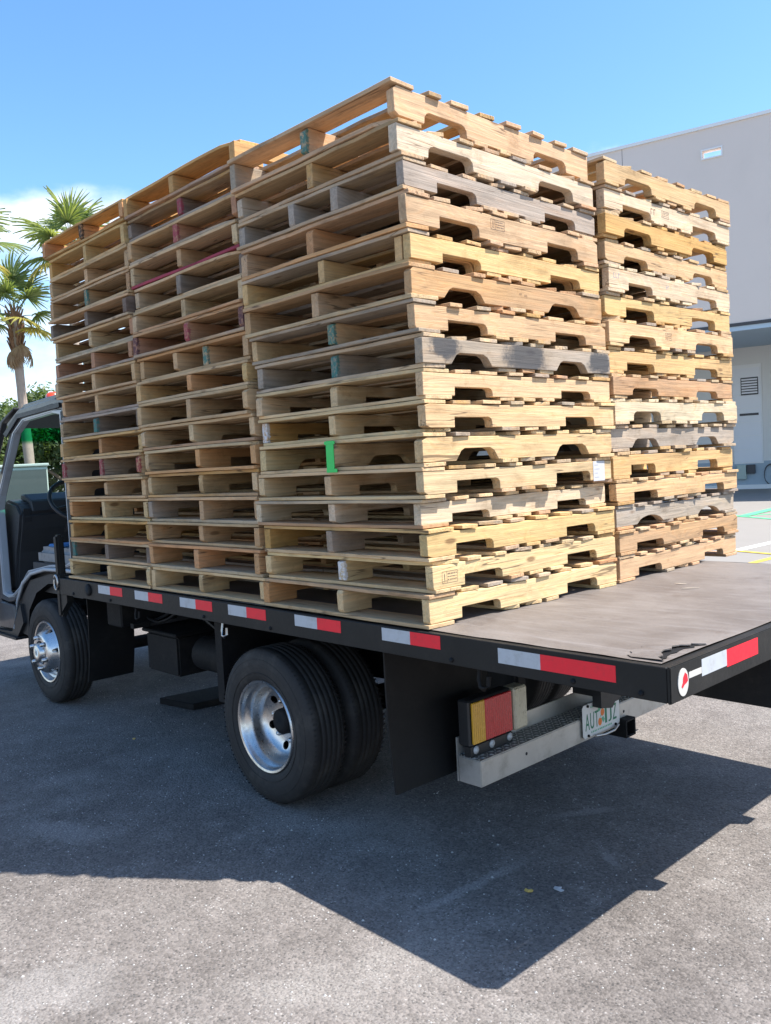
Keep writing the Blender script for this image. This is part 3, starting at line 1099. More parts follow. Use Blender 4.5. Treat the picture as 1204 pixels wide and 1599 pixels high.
# cross members and sills
for i in range(9):
    x = XF + .2 + i * .46
    MB().box(x, x + .05, YL + .065, YR - .065, .862, B - .006).build('cross_member', M['chassis'], T)
for y in (.72, 1.45):
    mb = MB()
    mb.box(XF + .05, .905, y, y + .012, .655, .8615)
    mb.box(XF + .05, .905, y + .0122, y + .075, .655, .667)
    mb.box(XF + .05, .905, y + .0122, y + .075, .850, .8615)
    mb.build('long_sill', M['chassis'], T, bevel=.001)
for y in (.74, 1.44):
    mb = MB()
    mb.box(-4.9, -.22, y, y + .05, .46, .652)
    mb.build('chassis_rail', M['chassis'], T, bevel=.004)
MB().tube([(-1.07, .30, .38), (-1.07, .8, .38), (-1.07, .95, .39), (-1.07, 1.25, .39), (-1.07, 1.4, .38), (-1.07, 1.86, .38)], [.06, .06, .15, .15, .06, .06], 14).build('rear_axle', M['chassis'], T)
MB().tube([(-3.77, .30, .34), (-3.77, 1.86, .34)], .045, 10).build('front_axle', M['chassis'], T)
MB().tube([(-1.1, 1.1, .42), (-3.6, 1.1, .55)], .045, 10).build('drive_shaft', M['chassis'], T)
for y in (.62, 1.52):
    pts = [(-1.75 + .1 * i, y, .40 + .10 * ((i - 6.5) / 6.5) ** 2) for i in range(14)]
    for k in range(3):
        MB().tube([(p[0], p[1], p[2] - .018 * k) for p in pts[k * 2:len(pts) - k * 2]], .012, 6).build('leaf_spring', M['chassis'], T)

# reflective tape: white and red halves
TAPES = [(-2.65, .15, .15), (-2.20, .15, .15), (-1.72, .15, .15), (-1.28, .15, .15), (-.77, .15, .15), (-.23, .15, .15), (.33, .17, .27)]
for (x, w1, w2) in TAPES:
    z0, z1 = (.884, .934) if x > .2 else (.896, .944)
    e = .001
    MB().box(x, x + w1, YL - e, YL + .0005, z0, z1).build('reflective_tape', M['tape_white'], rail)['label'] = 'white half of reflective tape'
    MB().box(x + w1 + .0005, x + w1 + w2, YL - e, YL + .0005, z0, z1).build('reflective_tape', M['tape_red'], rail)['label'] = 'red half of reflective tape'
xe = XR + .012
MB().box(xe - .0005, xe + .001, .155, .315, .890, .940).build('reflective_tape', M['tape_white'], rear)['label'] = 'white half of reflective tape'
MB().box(xe - .0005, xe + .001, .3155, .535, .885, .938).build('reflective_tape', M['tape_red'], rear)['label'] = 'red half of reflective tape'
MB().box(xe - .0005, xe + .0008, .078, .154, .900, .918).build('torn_sticker', M['sticker'], rear)


def disc(mb, x, y, z, ry, rz, t, n=24, a0=0, a1=2 * math.pi):
    pts = [(y + ry * math.cos(a0 + (a1 - a0) * i / n), z + rz * math.sin(a0 + (a1 - a0) * i / n)) for i in range(n + (0 if a1 - a0 > 6.2 else 1))]
    return mb.prism(pts, 'x', x, x + t)


st = disc(MB(), xe - .0005, .042, .897, .030, .040, .0025).build('round_reflector', M['sticker'], rear)
mb = MB()
mb.prism([(.030, .886), (.038, .897), (.040, .910), (.052, .923), (.063, .915), (.067, .897), (.060, .893), (.046, .889), (.036, .881)], 'x', xe + .0019, xe + .003)
mb.build('red_patch', M['tape_red'], st)
# bolts and clamp on the rail
for x in (-2.78,):
    MB().lathe([(.0, -.012), (.030, -.012), (.036, -.006), (.036, .0), (.0, .0)], 20, True, (x, YL - .0005, .905)).build('round_clamp', M['chassis'], rail)
for x in (-3.0, -2.5, -1.5, -.95, .12, .62, .85):
    MB().lathe([(0, -.006), (.007, -.006), (.009, -.002), (.009, 0), (0, 0)], 8, True, (x, YL - .0002, .866)).build('bolt', M['chassis'], rail)
# rope hooks under the rail
for x in (-1.42, -2.3, .2):
    pts = [(x, .03, .85), (x, .02, .80), (x + .01, .015, .775), (x + .03, .01, .77), (x + .045, .015, .785), (x + .045, .02, .815)]
    MB().tube(pts, .008, 8).build('rope_hook', M['steel'] if x == -1.42 else M['chassis'], T)
# dark front stake with its latch ring
mb = MB()
mb.box(-3.27, -3.215, YL + .004, YL + .055, .70, 1.22)
mb.build('front_stake', M['black'], T, bevel=.012, seg=2)
MB().tube([(-3.24 + .028 * math.cos(a), YL - .006, .92 + .045 * math.sin(a)) for a in [i * math.pi / 8 for i in range(16)]], .008, 8, True).build('latch_ring', M['steel'], T)
mb = MB()
mb.prism([(-3.26, .70), (-3.13, .80), (-3.13, .845), (-3.26, .845)], 'y', YL + .01, YL + .05)
mb.build('stake_gusset', M['black'], T)
# low headboard frame
for y in (.02, .55, 1.08, 1.60, 2.13):
    MB().box(-3.262, -3.214, y + .062, y + .10, RZ0, 2.0).build('headboard_post', M['black'], T)
MB().box(-3.256, -3.22, .124, 2.19, 1.96, 2.0).build('headboard_bar', M['black'], T)


# ---- wheels
def boolean_holes(me, holes):
    """cut real openings into a wheel disc"""
    ob = new_obj('wheel_cut', me)
    mbq = MB()
    for h in holes:
        mbq.tube(h[:2], h[2], 14)
    ct = mbq.build('cutter', None)
    md = ob.modifiers.new('b', 'BOOLEAN')
    md.operation = 'DIFFERENCE'
    md.object = ct
    md.solver = 'EXACT'
    dg = bpy.context.evaluated_depsgraph_get()
    dg.update()
    res = bpy.data.meshes.new_from_object(ob.evaluated_get(dg))
    bpy.data.objects.remove(ob)
    bpy.data.objects.remove(ct)
    return res


def tyre_mesh():
    prof = [(.224, .010), (.232, .001), (.250, -.006), (.290, -.010), (.318, -.008), (.338, -.002), (.352, .004), (.366, .014), (.3745, .026)]
    # tread with circumferential grooves
    y = .028
    for k in range(5):
        prof += [(.378, y + .0235), (.3745, y + .0245), (.3745, y + .0275), (.378, y + .0285)]
        y += .0285
    W = .205
    prof += [(.3745, W - .026), (.366, W - .014), (.352, W - .004), (.318, W + .008), (.290, W + .010), (.250, W + .006), (.232, W - .001), (.224, W - .010)]
    prof += [(.215, W - .02), (.215, .02)]
    mb = MB().lathe(prof, 72)
    # shoulder sipes
    for side, yy in ((-1, .018), (1, W - .018)):
        for k in range(96):
            a = 2 * math.pi * k / 96
            c, s = math.cos(a), math.sin(a)
            e = .0045
            q = []
            for (rad, y1) in ((.3745, yy + side * .007), (.3785, yy - side * .008), (.379, yy - side * .022)):
                for da in (-e, e):
                    q.append((rad * math.cos(a + da * 2.4), y1, rad * math.sin(a + da * 2.4)))
            mb.add(q, [(0, 1, 3, 2), (2, 3, 5, 4)])
    # raised lettering band ribs on the sidewall
    for rr in (.262, .300, .328):
        mb.tube([(rr * math.cos(2 * math.pi * k / 60), -.0085 if rr < .31 else -.005, rr * math.sin(2 * math.pi * k / 60)) for k in range(60)], .0016, 4, True)
    return mb.mesh('tyre', M['rubber'])


TYRE = tyre_mesh()
# dished outer rear rim (open towards -y)
rp = [(.226, .004), (.222, -.003), (.212, .000), (.206, .010), (.204, .022), (.198, .030), (.186, .042), (.182, .060), (.180, .085), (.172, .110), (.160, .124),
      (.120, .138), (.085, .142), (.070, .142), (.070, .150), (.086, .150), (.122, .146), (.164, .133), (.180, .118), (.188, .088), (.190, .062), (.196, .048), (.206, .038), (.214, .026), (.220, .012)]
rim_me = MB().lathe(rp, 72).mesh('rim', M['chrome'])
holes = [((.133 * math.cos(a), .08, .133 * math.sin(a)), (.133 * math.cos(a), .20, .133 * math.sin(a)), .021) for a in [R(20 + 60 * k) for k in range(6)]]
RIM_REAR = boolean_holes(rim_me, holes)
# convex front rim
fp = [(.226, .004), (.222, -.003), (.212, .000), (.205, .012), (.195, .034), (.182, .040), (.165, .020), (.150, -.020), (.135, -.040), (.110, -.046), (.088, -.044),
      (.082, -.036), (.105, -.034), (.128, -.030), (.142, -.012), (.158, .028), (.180, .052), (.200, .046), (.212, .024), (.220, .012)]
rim_me = MB().lathe(fp, 72).mesh('rim', M['chrome'])
holes = [((.168 * math.cos(a), -.08, .168 * math.sin(a)), (.168 * math.cos(a), .12, .168 * math.sin(a)), .018) for a in [R(10 + 60 * k) for k in range(6)]]
RIM_FRONT = boolean_holes(rim_me, holes)
for me in (RIM_REAR, RIM_FRONT):
    if not me.materials:
        me.materials.append(M['chrome'])
    me.polygons.foreach_set('use_smooth', [True] * len(me.polygons))
    bm = bmesh.new()
    bm.from_mesh(me)
    for e in bm.edges:
        if len(e.link_faces) == 2 and e.calc_face_angle(0) > .7:
            e.smooth = False
    bm.to_mesh(me)
    bm.free()
NUT = MB().lathe([(0, -.030), (.008, -.030), (.013, -.024), (.015, -.006), (.016, 0), (0, 0)], 6, True).mesh('lug_nut', M['chrome'])
NUT2 = MB().lathe([(0, -.032), (.010, -.031), (.015, -.026), (.016, -.008), (.019, 0), (0, 0)], 10, True).mesh('lug_nut', M['chrome'])
HUB = MB().lathe([(0, .085), (.050, .085), (.062, .095), (.066, .15), (0, .15)], 24, True).mesh('hub', M['chassis'])
HUBF = MB().lathe([(0, -.075), (.050, -.075), (.066, -.068), (.072, -.045), (.078, -.036), (0, -.036)], 28, True).mesh('hub', M['chrome'])
DRUM = MB().lathe([(0, .12), (.165, .12), (.165, .20), (0, .20)], 28, True).mesh('brake_drum', M['chassis'])


def wheel(x, y, kind, mirror=False):
    w = empty('wheel', (x, y, .378 * .967), math.pi if mirror else 0, T)
    w.scale = (.967, 1, .967)
    new_obj('tyre', TYRE, w)
    if kind == 'rear':
        new_obj('rim', RIM_REAR, w)
        new_obj('hub', HUB, w)
        new_obj('brake_drum', DRUM, w, (0, .04, 0))
        for k in range(6):
            a = R(50 + 60 * k)
            new_obj('lug_nut', NUT, w, (.098 * math.cos(a), .141, .098 * math.sin(a)))
    elif kind == 'front':
        new_obj('rim', RIM_FRONT, w)
        new_obj('hub', HUBF, w)
        new_obj('brake_drum', DRUM, w, (0, -.04, 0))
        for k in range(6):
            a = R(40 + 60 * k)
            new_obj('lug_nut', NUT2, w, (.110 * math.cos(a), -.045, .110 * math.sin(a)))
    else:
        new_obj('brake_drum', DRUM, w, (0, -.02, 0))
    return w


RXW, FXW = -1.165, -3.90
wheel(RXW, .055, 'rear')
wheel(RXW, .295, 'inner')
wheel(RXW, 2.115, 'rear', True)
wheel(RXW, 1.875, 'inner', True)
wheel(FXW, .13, 'front')
wheel(FXW, 2.04, 'front', True)


# mudflaps
def flap(x, y0, y1, z0, z1, curl=.03):
    n = 8
    vs, fs = [], []
    for i in range(n + 1):
        z = z1 + (z0 - z1) * i / n
        k = (i / n) ** 3
        for (y, dx) in ((y0, .0), (y0 + (y1 - y0) * .5, .006), (y1, .0)):
            vs.append((x + curl * k + dx * k, y, z))
    m2 = len(vs)
    vs += [(p[0] + .008, p[1], p[2]) for p in vs]
    for i in range(n):
        for j in range(2):
            a = i * 3 + j
            fs += [(a, a + 1, a + 4, a + 3), (m2 + a, m2 + a + 3, m2 + a + 4, m2 + a + 1)]
    bd = [i * 3 for i in range(n + 1)] + [n * 3 + 1] + [i * 3 + 2 for i in range(n, -1, -1)] + [1]
    for i in range(len(bd)):
        a, b2 = bd[i], bd[(i + 1) % len(bd)]
        fs.append((a, b2, m2 + b2, m2 + a))
    return MB().add(vs, fs).build('mudflap', M['flap'], T)


flap(-.30, .035, .64, .27, .855)
flap(-.30, 1.53, 2.135, .27, .855)
flap(-3.30, .18, .50, .22, .80, -.06)
flap(-3.22, 1.65, 2.07, .10, .82, -.04)

# under-bed equipment on the near side
mb = MB().box(-2.78, -2.40, .32, .66, .36, .60)
bb = mb.build('battery_box', M['chassis'], T, bevel=.012, seg=2)
MB().box(-2.80, -2.38, .30, .68, .601, .622).build('battery_lid', M['chassis'], bb, bevel=.006)
MB().box(-2.74, -2.70, .20, .31, .64, .67).build('bracket', M['chassis'], T)
MB().box(-3.10, -2.90, .22, .62, .62, .78).build('air_tank_bracket', M['chassis'], T, bevel=.01)
MB().tube([(-2.30, .45, .50), (-1.95, .45, .50)], .10, 16).build('air_tank', M['chassis'], T)
for k in range(3):
    pts = [(-3.0 + .12 * i, .40 + .05 * k, .70 - .06 * math.sin(i * .9 + k)) for i in range(10)]
    MB().tube(pts, .009, 6).build('air_hose', M['cabdark'], T)
mb = MB()
mb.box(-2.20, -1.70, 1.55, 2.05, .32, .66)
mb.build('fuel_tank', M['chassis'], T, bevel=.03, seg=2)
MB().box(-1.62, -1.56, .10, .60, .40, .845).build('fender_bracket', M['chassis'], T)
MB().tube([(-2.6, 1.28, .36), (-1.7, 1.30, .34)], .085, 12).build('exhaust_muffler', M['chassis'], T)
MB().tube([(-1.7, 1.30, .34), (-1.4, 1.30, .50), (-.7, 1.30, .52), (-.3, 1.35, .42)], .03, 10).build('exhaust_pipe', M['chassis'], T)

# step bumper
mb = MB()
mb.box(-.20, -.08, .327, 1.85, .255, .362)
bp = mb.build('bumper', M['galv'], T, bevel=.004, seg=2)
MB().box(-.208, -.2005, .327, 1.85, .255, .435).build('bumper_back_plate', M['galv'], bp)
M['tread'] = simple('tread_plate_dull', (0.20, 0.20, 0.19), 0.5, 0.5, 0.2, 14)
MB().box(-.198, -.084, .331, 1.846, .3615, .3632).build('tread_plate', M['tread'], bp)
lug = MB()
for i in range(60):
    for j in range(5):
        y = .338 + i * .0253
        x = -.190 + j * .0235
        s = 1 if (i + j) % 2 else -1
        if y > 1.84:
            continue
        ca, sa = math.cos(R(45)) * .0135, math.sin(R(45)) * .0135 * s
        wx, wy = -sa * .32, ca * .32
        lug.add([(x - ca, y - sa, .3633), (x + wx, y + wy, .3633), (x + ca, y + sa, .3633), (x - wx, y - wy, .3633), (x, y, .3680)],
                [(0, 1, 4), (1, 2, 4), (2, 3, 4), (3, 0, 4)])
tag(lug.build('tread_pattern', M['galv'], bp), kind='stuff')
for y in (.62, 1.38):
    MB().lathe([(0, -.0008), (.007, -.0008), (.007, .0), (0, .0)], 12, True, (0, 0, 0)).build('bolt_hole', M['cabdark'], bp, (-.0795, y, .315), (0, 0, math.pi / 2))
for y in (.75, 1.44):
    MB().box(-.30, -.209, y, y + .05, .28, .64).build('bumper_bracket', M['chassis'], T)


# tail lamps
def tail(y0, mir):
    def Y(a, b2):
        return (y0 + a, y0 + b2) if not mir else (y0 - b2, y0 - a)
    h = MB().box(-.195, -.135, *Y(0, .272), .405, .592).build('tail_lamp', M['cabdark'], T, bevel=.006)
    MB().box(-.134, -.122, *Y(.012, .088), .415, .584).build('amber_lens', M['amber'], h, bevel=.003)
    MB().box(-.134, -.122, *Y(.090, .262), .415, .584).build('red_lens', M['redlens'], h, bevel=.003)
    MB().box(-.19, -.118, *Y(.2735, .362), .408, .590).build('reverse_lens', M['clearlens'], h, bevel=.008)
    mb = MB()
    mb.box(-.17, -.135, *Y(.004, .270), .3632, .4045)
    mb.build('lamp_bracket', M['cabdark'], h)
    for k, a in enumerate((.035, .135, .25)):
        MB().lathe([(0, -.007), (.006, -.007), (.008, -.004), (.0165, -.003), (.0165, 0), (.0, 0)], 16, True, (0, 0, 0)).build('washer', M['tape_white'], h, (-.1345, Y(a, a)[0], .388), (0, 0, math.pi / 2))
    return h


tail(.33, False)
tail(1.85, True)

# licence plate with its numbers
pl = MB().prism([(1.02, .285), (1.032, .272), (1.312, .272), (1.324, .285), (1.324, .412), (1.312, .424), (1.032, .424), (1.02, .412)], 'x', -.0705, -.0685).build('licence_plate', M['plate'], T)


def text_mesh(s, name, mat, parent, y, z, w, h):
    cu = bpy.data.curves.new('txt', 'FONT')
    cu.body = s
    cu.extrude = .01
    ob = bpy.data.objects.new('txt', cu)
    COL.objects.link(ob)
    dg = bpy.context.evaluated_depsgraph_get()
    dg.update()
    me = bpy.data.meshes.new_from_object(ob.evaluated_get(dg))
    bpy.data.objects.remove(ob)
    xs = [v.co.x for v in me.vertices]
    ys = [v.co.y for v in me.vertices]
    x0, x1, y0, y1 = min(xs), max(xs), min(ys), max(ys)
    for v in me.vertices:
        a = (v.co.x - x0) / (x1 - x0)
        b2 = (v.co.y - y0) / (y1 - y0)
        e = v.co.z / .01 * .0006
        v.co = (-.0682 + e, y + a * w, z + b2 * h)
    me.materials.clear()
    me.materials.append(mat)
    return new_obj(name, me, parent)


text_mesh('A', 'plate_character', M['plategreen'], pl, 1.040, .305, .033, .075)
text_mesh('U', 'plate_character', M['plategreen'], pl, 1.080, .305, .030, .075)
text_mesh('T', 'plate_character', M['plategreen'], pl, 1.117, .305, .030, .075)
text_mesh('1', 'plate_character', M['plategreen'], pl, 1.200, .305, .016, .075)
text_mesh('J', 'plate_character', M['plategreen'], pl, 1.228, .305, .028, .075)
text_mesh('Z', 'plate_character', M['plategreen'], pl, 1.265, .305, .032, .075)
xo = -.0683
disc(MB(), xo, 1.158, .322, .015, .018, .0007).build('orange_emblem', M['orange'], pl)
disc(MB(), xo, 1.180, .362, .015, .017, .0007).build('orange_emblem', M['orange'], pl)
mb = MB()
mb.prism([(1.135, .372), (1.150, .392), (1.170, .386), (1.158, .372)], 'x', xo, xo + .0006)
mb.prism([(1.170, .335), (1.186, .342), (1.198, .325), (1.184, .312)], 'x', xo, xo + .0006)
mb.prism([(1.160, .343), (1.166, .345), (1.172, .352), (1.168, .356)], 'x', xo, xo + .0006)
mb.build('leaf_emblem', M['leafgreen'], pl)
mb = MB()
q = random.Random(3)
for k in range(13):
    mb.box(xo, xo + .0005, 1.085 + k * .0135, 1.085 + k * .0135 + q.uniform(.006, .010), .286, .294)
    mb.box(xo, xo + .0005, 1.085 + k * .0135, 1.085 + k * .0135 + q.uniform(.006, .010), .402, .410)
mb.build('fine_print', M['leafgreen'], pl)
for y in (1.06, 1.285):
    for z in (.280, .416):
        MB().lathe([(0, -.006), (.006, -.006), (.007, -.001), (.007, 0), (0, 0)], 8, True, (0, 0, 0)).build('screw', M['chassis'], pl, (-.068, y, z), (0, 0, math.pi / 2))
MB().tube([(-.055, 1.10, .272), (-.045, 1.16, .266), (-.045, 1.24, .266), (-.055, 1.29, .278)], .006, 8).build('plate_rod', M['steel'], pl)
mb = MB()
mb.prism([(1.10, .56), (1.10, .405), (1.19, .388), (1.215, .412), (1.245, .412), (1.29, .44), (1.29, .56)], 'x', -.066, -.02)
mb.box(-.20, -.0661, 1.14, 1.25, .44, .56)
mb.build('latch_box', M['cabdark'], T)
MB().box(-.19, -.07, 1.16, 1.22, .5605, .66).build('latch_bracket', M['cabdark'], T)
# square receiver hitch
mb = MB()
for (ya, yb2, za, zb) in ((1.325, 1.335, .205, .29), (1.400, 1.410, .205, .29), (1.3352, 1.3998, .205, .215), (1.3352, 1.3998, .280, .29)):
    mb.box(-.20, -.035, ya, yb2, za, zb)
mb.box(-.20, -.19, 1.336, 1.399, .2155, .2795)
mb.build('hitch_receiver', M['chassis'], T, bevel=.002)

# ---- cab
CY0, CY1 = .17, 2.0
out = [(-4.86, .66), (-4.87, 1.36), (-4.79, 1.50), (-4.40, 1.955), (-4.17, 2.055), (-3.62, 2.075), (-3.43, 2.06), (-3.43, 1.40), (-3.43, .975), (-3.60, .945), (-3.86, .935), (-4.235, .875), (-4.43, .735), (-4.58, .665), (-4.70, .645)]
inn = [(-4.77, .72), (-4.78, 1.36), (-4.72, 1.47), (-4.33, 1.92), (-4.14, 2.00), (-3.62, 2.02), (-3.50, 2.00), (-3.49, 1.40), (-3.49, 1.02), (-3.60, .985), (-3.86, .975), (-4.26, .915), (-4.46, .78), (-4.60, .715), (-4.70, .705)]
mid = [(a[0] * .42 + b2[0] * .58, a[1] * .42 + b2[1] * .58) for a, b2 in zip(out, inn)]
for (ya, yb2) in ((CY0, CY0 + .06), (CY1 - .06, CY1)):
    MB().ring(out, mid, ya + .004, yb2 - .004).build('cab_side', M['cabroof'], T, bevel=.006)
    MB().ring(mid, inn, ya, yb2).build('door_frame', M['cab'], T, bevel=.008, seg=2)
mb = MB()
mb.prism([(-4.46, 2.00), (-4.22, 2.088), (-3.60, 2.113), (-3.40, 2.088), (-3.40, 2.05), (-3.60, 2.075), (-4.20, 2.05), (-4.42, 1.965)], 'y', CY0 + .002, CY1 - .002)
mb.prism([(-4.46, 2.004), (-4.22, 2.092), (-3.60, 2.117), (-3.40, 2.092), (-3.40, 2.10), (-3.60, 2.145), (-4.20, 2.125), (-4.42, 2.05)], 'y', CY0 + .04, CY1 - .04)
mb.build('cab_roof', M['cabroof'], T, bevel=.008)
MB().prism([(-4.50, 1.93), (-4.22, 2.055), (-3.46, 2.075), (-3.46, 2.045), (-4.20, 2.025), (-4.45, 1.905)], 'y', CY0 - .014, CY0 - .001).build('drip_moulding', M['cabdark'], T)
MB().prism([(-5.10, 1.36), (-4.93, 1.56), (-4.50, 2.01), (-4.26, 2.09), (-4.26, 2.11), (-4.54, 2.03), (-4.98, 1.57), (-5.13, 1.37)], 'y', CY0 - .016, CY0 + .03).build('pillar_moulding', M['cabdark'], T, bevel=.006)
# back wall and B pillar (dark), floor, front panel
MB().box(-3.46, -3.41, CY0 + .062, CY1 - .062, .93, 2.04).build('cab_back', M['interior'], T)
MB().box(-3.51, -3.47, CY0 + .01, CY0 + .09, .96, 2.02).build('door_pillar', M['cabdark'], T, bevel=.008)
MB().box(-5.0, -4.25, CY0 + .062, CY1 - .062, .60, .68).build('cab_floor', M['interior'], T)
MB().box(-5.06, -5.01, CY0 + .062, CY1 - .062, .45, 1.36).build('cab_front', M['cab'], T)
ws = MB()
ws.add([(-5.035, CY0 + .062, 1.37), (-5.035, CY1 - .062, 1.37), (-4.44, CY1 - .062, 1.99), (-4.44, CY0 + .062, 1.99)], [(0, 1, 2, 3)])
ws.build('windshield', M['windshield'], T)
# dashboard, column, wheel, seat
mb = MB().prism([(-5.0, .70), (-5.0, 1.40), (-4.86, 1.43), (-4.66, 1.40), (-4.58, 1.32), (-4.62, 1.20), (-4.70, 1.02), (-4.78, .72)], 'y', CY0 + .10, CY1 - .10)
db = mb.build('dashboard', M['interior'], T, bevel=.02, seg=2)
MB().prism([(-4.80, 1.4235), (-4.66, 1.401), (-4.60, 1.335), (-4.575, 1.33), (-4.60, 1.42), (-4.72, 1.47), (-4.80, 1.47)], 'y', .36, .82).build('instrument_hood', M['interior'], db, bevel=.01)
MB().box(-4.606, -4.590, .30, .355, 1.26, 1.36).build('air_vent', M['cabdark'], db)
MB().box(-4.60, -4.57, .62, .92, 1.16, 1.19).build('teal_tray', M['teal'], db)
swc = Vector((-4.32, .62, 1.40))
nrm = Vector((.72, 0, .69)).normalized()
e1 = Vector((0, 1, 0))
e2 = nrm.cross(e1)
sw = MB().tube([swc + (e1 * math.cos(a) + e2 * math.sin(a)) * .215 for a in [2 * math.pi * i / 32 for i in range(32)]], .016, 8, True)
for a in (R(200), R(340), R(90)):
    sw.tube([swc - nrm * .03, swc + (e1 * math.cos(a) + e2 * math.sin(a)) * .21], .013, 6)
sw.tube([swc - nrm * .01, swc - nrm * .06], .05, 12)
sw.tube([swc - nrm * .05, swc - nrm * .34], .028, 8)
sw.build('steering_wheel', M['cabdark'], T)
mb = MB()
mb.box(-4.30, -3.62, .26, .80, .94, 1.08)
se = mb.build('seat', M['seat'], T, bevel=.04, seg=3)
MB().prism([(-3.72, 1.06), (-3.60, 1.06), (-3.50, 1.72), (-3.60, 1.74)], 'y', .28, .78).build('seat_back', M['interior'], se, bevel=.03, seg=2)
MB().box(-4.12, -3.92, .28, .44, 1.081, 1.105).build('blue_cloth', M['blue'], se, bevel=.01)
MB().box(-4.30, -3.47, CY0 + .062, CY0 + .085, .76, .97).build('seat_riser', M['interior'], T)
# wheel arch lip, inner arch, step
pts = [(-4.56, CY0 - .012, .46), (-4.46, CY0 - .012, .68), (-4.33, CY0 - .012, .82), (-4.16, CY0 - .012, .90), (-3.90, CY0 - .012, .945), (-3.60, CY0 - .012, .955), (-3.42, CY0 - .012, .955)]
MB().tube(pts, .014, 8).build('wheel_arch_lip', M['cab'], T)
MB().prism([(-5.05, .42), (-5.07, 1.34), (-4.93, 1.55), (-4.81, 1.50), (-4.885, 1.36), (-4.875, .64), (-4.60, .63), (-4.56, .44)], 'y', CY0 + .004, CY0 + .05).build('front_corner_panel', M['cabroof'], T, bevel=.01)
vs, fs = [], []
arch = [(-4.34, .42), (-4.28, .62), (-4.12, .76), (-3.90, .84), (-3.60, .86), (-3.36, .84)]
for (x, z) in arch:
    vs += [(x, CY0 + .002, z), (x, .62, z)]
for i in range(len(arch) - 1):
    a = i * 2
    fs.append((a, a + 1, a + 3, a + 2))
MB().add(vs, fs, True).build('inner_arch', M['flap'], T)
arch2 = [(-4.34, .42), (-4.28, .62), (-4.12, .76), (-3.90, .84), (-3.60, .86), (-3.38, .84)]
outl = [(-4.57, .44), (-4.44, .69), (-4.23, .845), (-3.87, .91), (-3.60, .925), (-3.38, .925)]
mb = MB()
for i in range(5):
    mb.prism([arch2[i], arch2[i + 1], outl[i + 1], outl[i]], 'y', CY0 + .006, CY0 + .03)
mb.build('arch_skin', M['cabdark'], T)
mb = MB()
mb.prism([(-5.04, .41), (-4.50, .40), (-4.36, .52), (-4.40, .66), (-4.60, .43)], 'y', CY0 - .02, CY0 + .25)
mb.box(-5.05, -4.45, CY0 - .05, CY0 + .24, .385, .402)
mb.build('cab_step', M['cabdark'], T)
# open door, hinged at the front pillar and swung forward
dm = MB()
dm.prism([(-.02, .46), (-.02, 1.36), (.08, 1.40), (1.0, 1.40), (1.06, 1.30), (1.06, .98), (.80, .92), (.55, .72), (.42, .46)], 'y', -.03, .03)
door = dm.build('door', M['cab'], T, (-5.03, CY0 - .06, 0), (0, 0, R(-112)), bevel=.01)
# mirror
MB().tube([(-4.95, CY0 - .01, 1.62), (-4.92, CY0 - .10, 1.72), (-4.88, CY0 - .12, 1.76)], .010, 8).build('mirror_arm', M['cabdark'], T)
MB().prism([(-.07, 1.66), (.05, 1.66), (.08, 1.70), (.08, 1.92), (.04, 1.96), (-.06, 1.96), (-.09, 1.92), (-.09, 1.70)], 'x', -.025, .025).build('mirror', M['cabdark'], T, (-4.86, CY0 - .12, -.03), (0, 0, R(20)), bevel=.012, seg=2)
# roof beacon
MB().lathe([(0, 0), (.055, 0), (.055, .03), (.05, .06), (.03, .075), (0, .078)], 20, True).build('beacon', M['beacon'], T, (-4.12, .40, 2.135), (R(90), 0, 0))

# plate lying on the ground under the truck
pm = MB().prism([(-3.20, .60), (-2.86, .66), (-2.80, 1.18), (-3.12, 1.14)], 'z', .001, .045).build('ground_plate', M['chassis'], None, bevel=.004)
tag(pm, 'flat black plate lying on the asphalt beneath the truck bed', 'plate')

# ------------------------------------------------------------------ loose debris on the asphalt
q = random.Random(9)
mb = MB()
for i in range(5200):
    x = q.uniform(-4, 1.9)
    y = q.uniform(-1.9, 2.2)
    s = q.choice([.0016, .002, .0025, .003, .0042]) * (1.5 if q.random() < .12 else 1)
    a = q.random() * 6.28
    c, sn = math.cos(a) * s, math.sin(a) * s
    mb.add([(x + c, y + sn, .0004), (x - sn, y + c * .8, .0004), (x - c * .9, y - sn, .0004), (x + sn, y - c, .0004), (x + c * .1, y, s * .9)],
           [(0, 1, 4), (1, 2, 4), (2, 3, 4), (3, 0, 4)])
M['grit'] = simple('pale_grit', (0.42, 0.41, 0.39), 0.8, 0, 0.3, 40)
tag(mb.build('grit', M['grit']), 'pale grit and crumbs of stone scattered on asphalt', 'gravel', kind='stuff')


def scrap(name, mat, x, y, s, seed, label, cat):
    q = random.Random(seed)
    n = 9
    vs = [(x, y, .009)]
    for k in range(n):
        a = 2 * math.pi * k / n
        rr = s * q.uniform(.35, 1.2)
        vs.append((x + rr * math.cos(a), y + rr * math.sin(a) * .7, .003 + q.random() * .006))
    lo = [(v[0], v[1], max(.001, v[2] - .003)) for v in vs]
    fs = [(0, k + 1, (k + 1) % n + 1) for k in range(n)] + [(n + 1, n + 1 + (k + 1) % n + 1, n + 1 + k + 1) for k in range(n)]
    fs += [(k + 1, n + 1 + k + 1, n + 1 + (k + 1) % n + 1, (k + 1) % n + 1) for k in range(n)]
    return tag(MB().add(vs + lo, fs).build(name, mat), label, cat)


scrap('paper_scrap', M['paper'], .32, .26, .022, 2, 'crumpled white paper scrap on the shaded asphalt', 'litter')
scrap('dry_leaf', M['debrisyellow'], .25, .18, .017, 5, 'curled yellow dry leaf beside white scrap on asphalt', 'leaf')
scrap('dry_leaf', M['debrisyellow'], -2.61, .11, .022, 8, 'small yellow dry leaf on asphalt before the rear wheel', 'leaf')

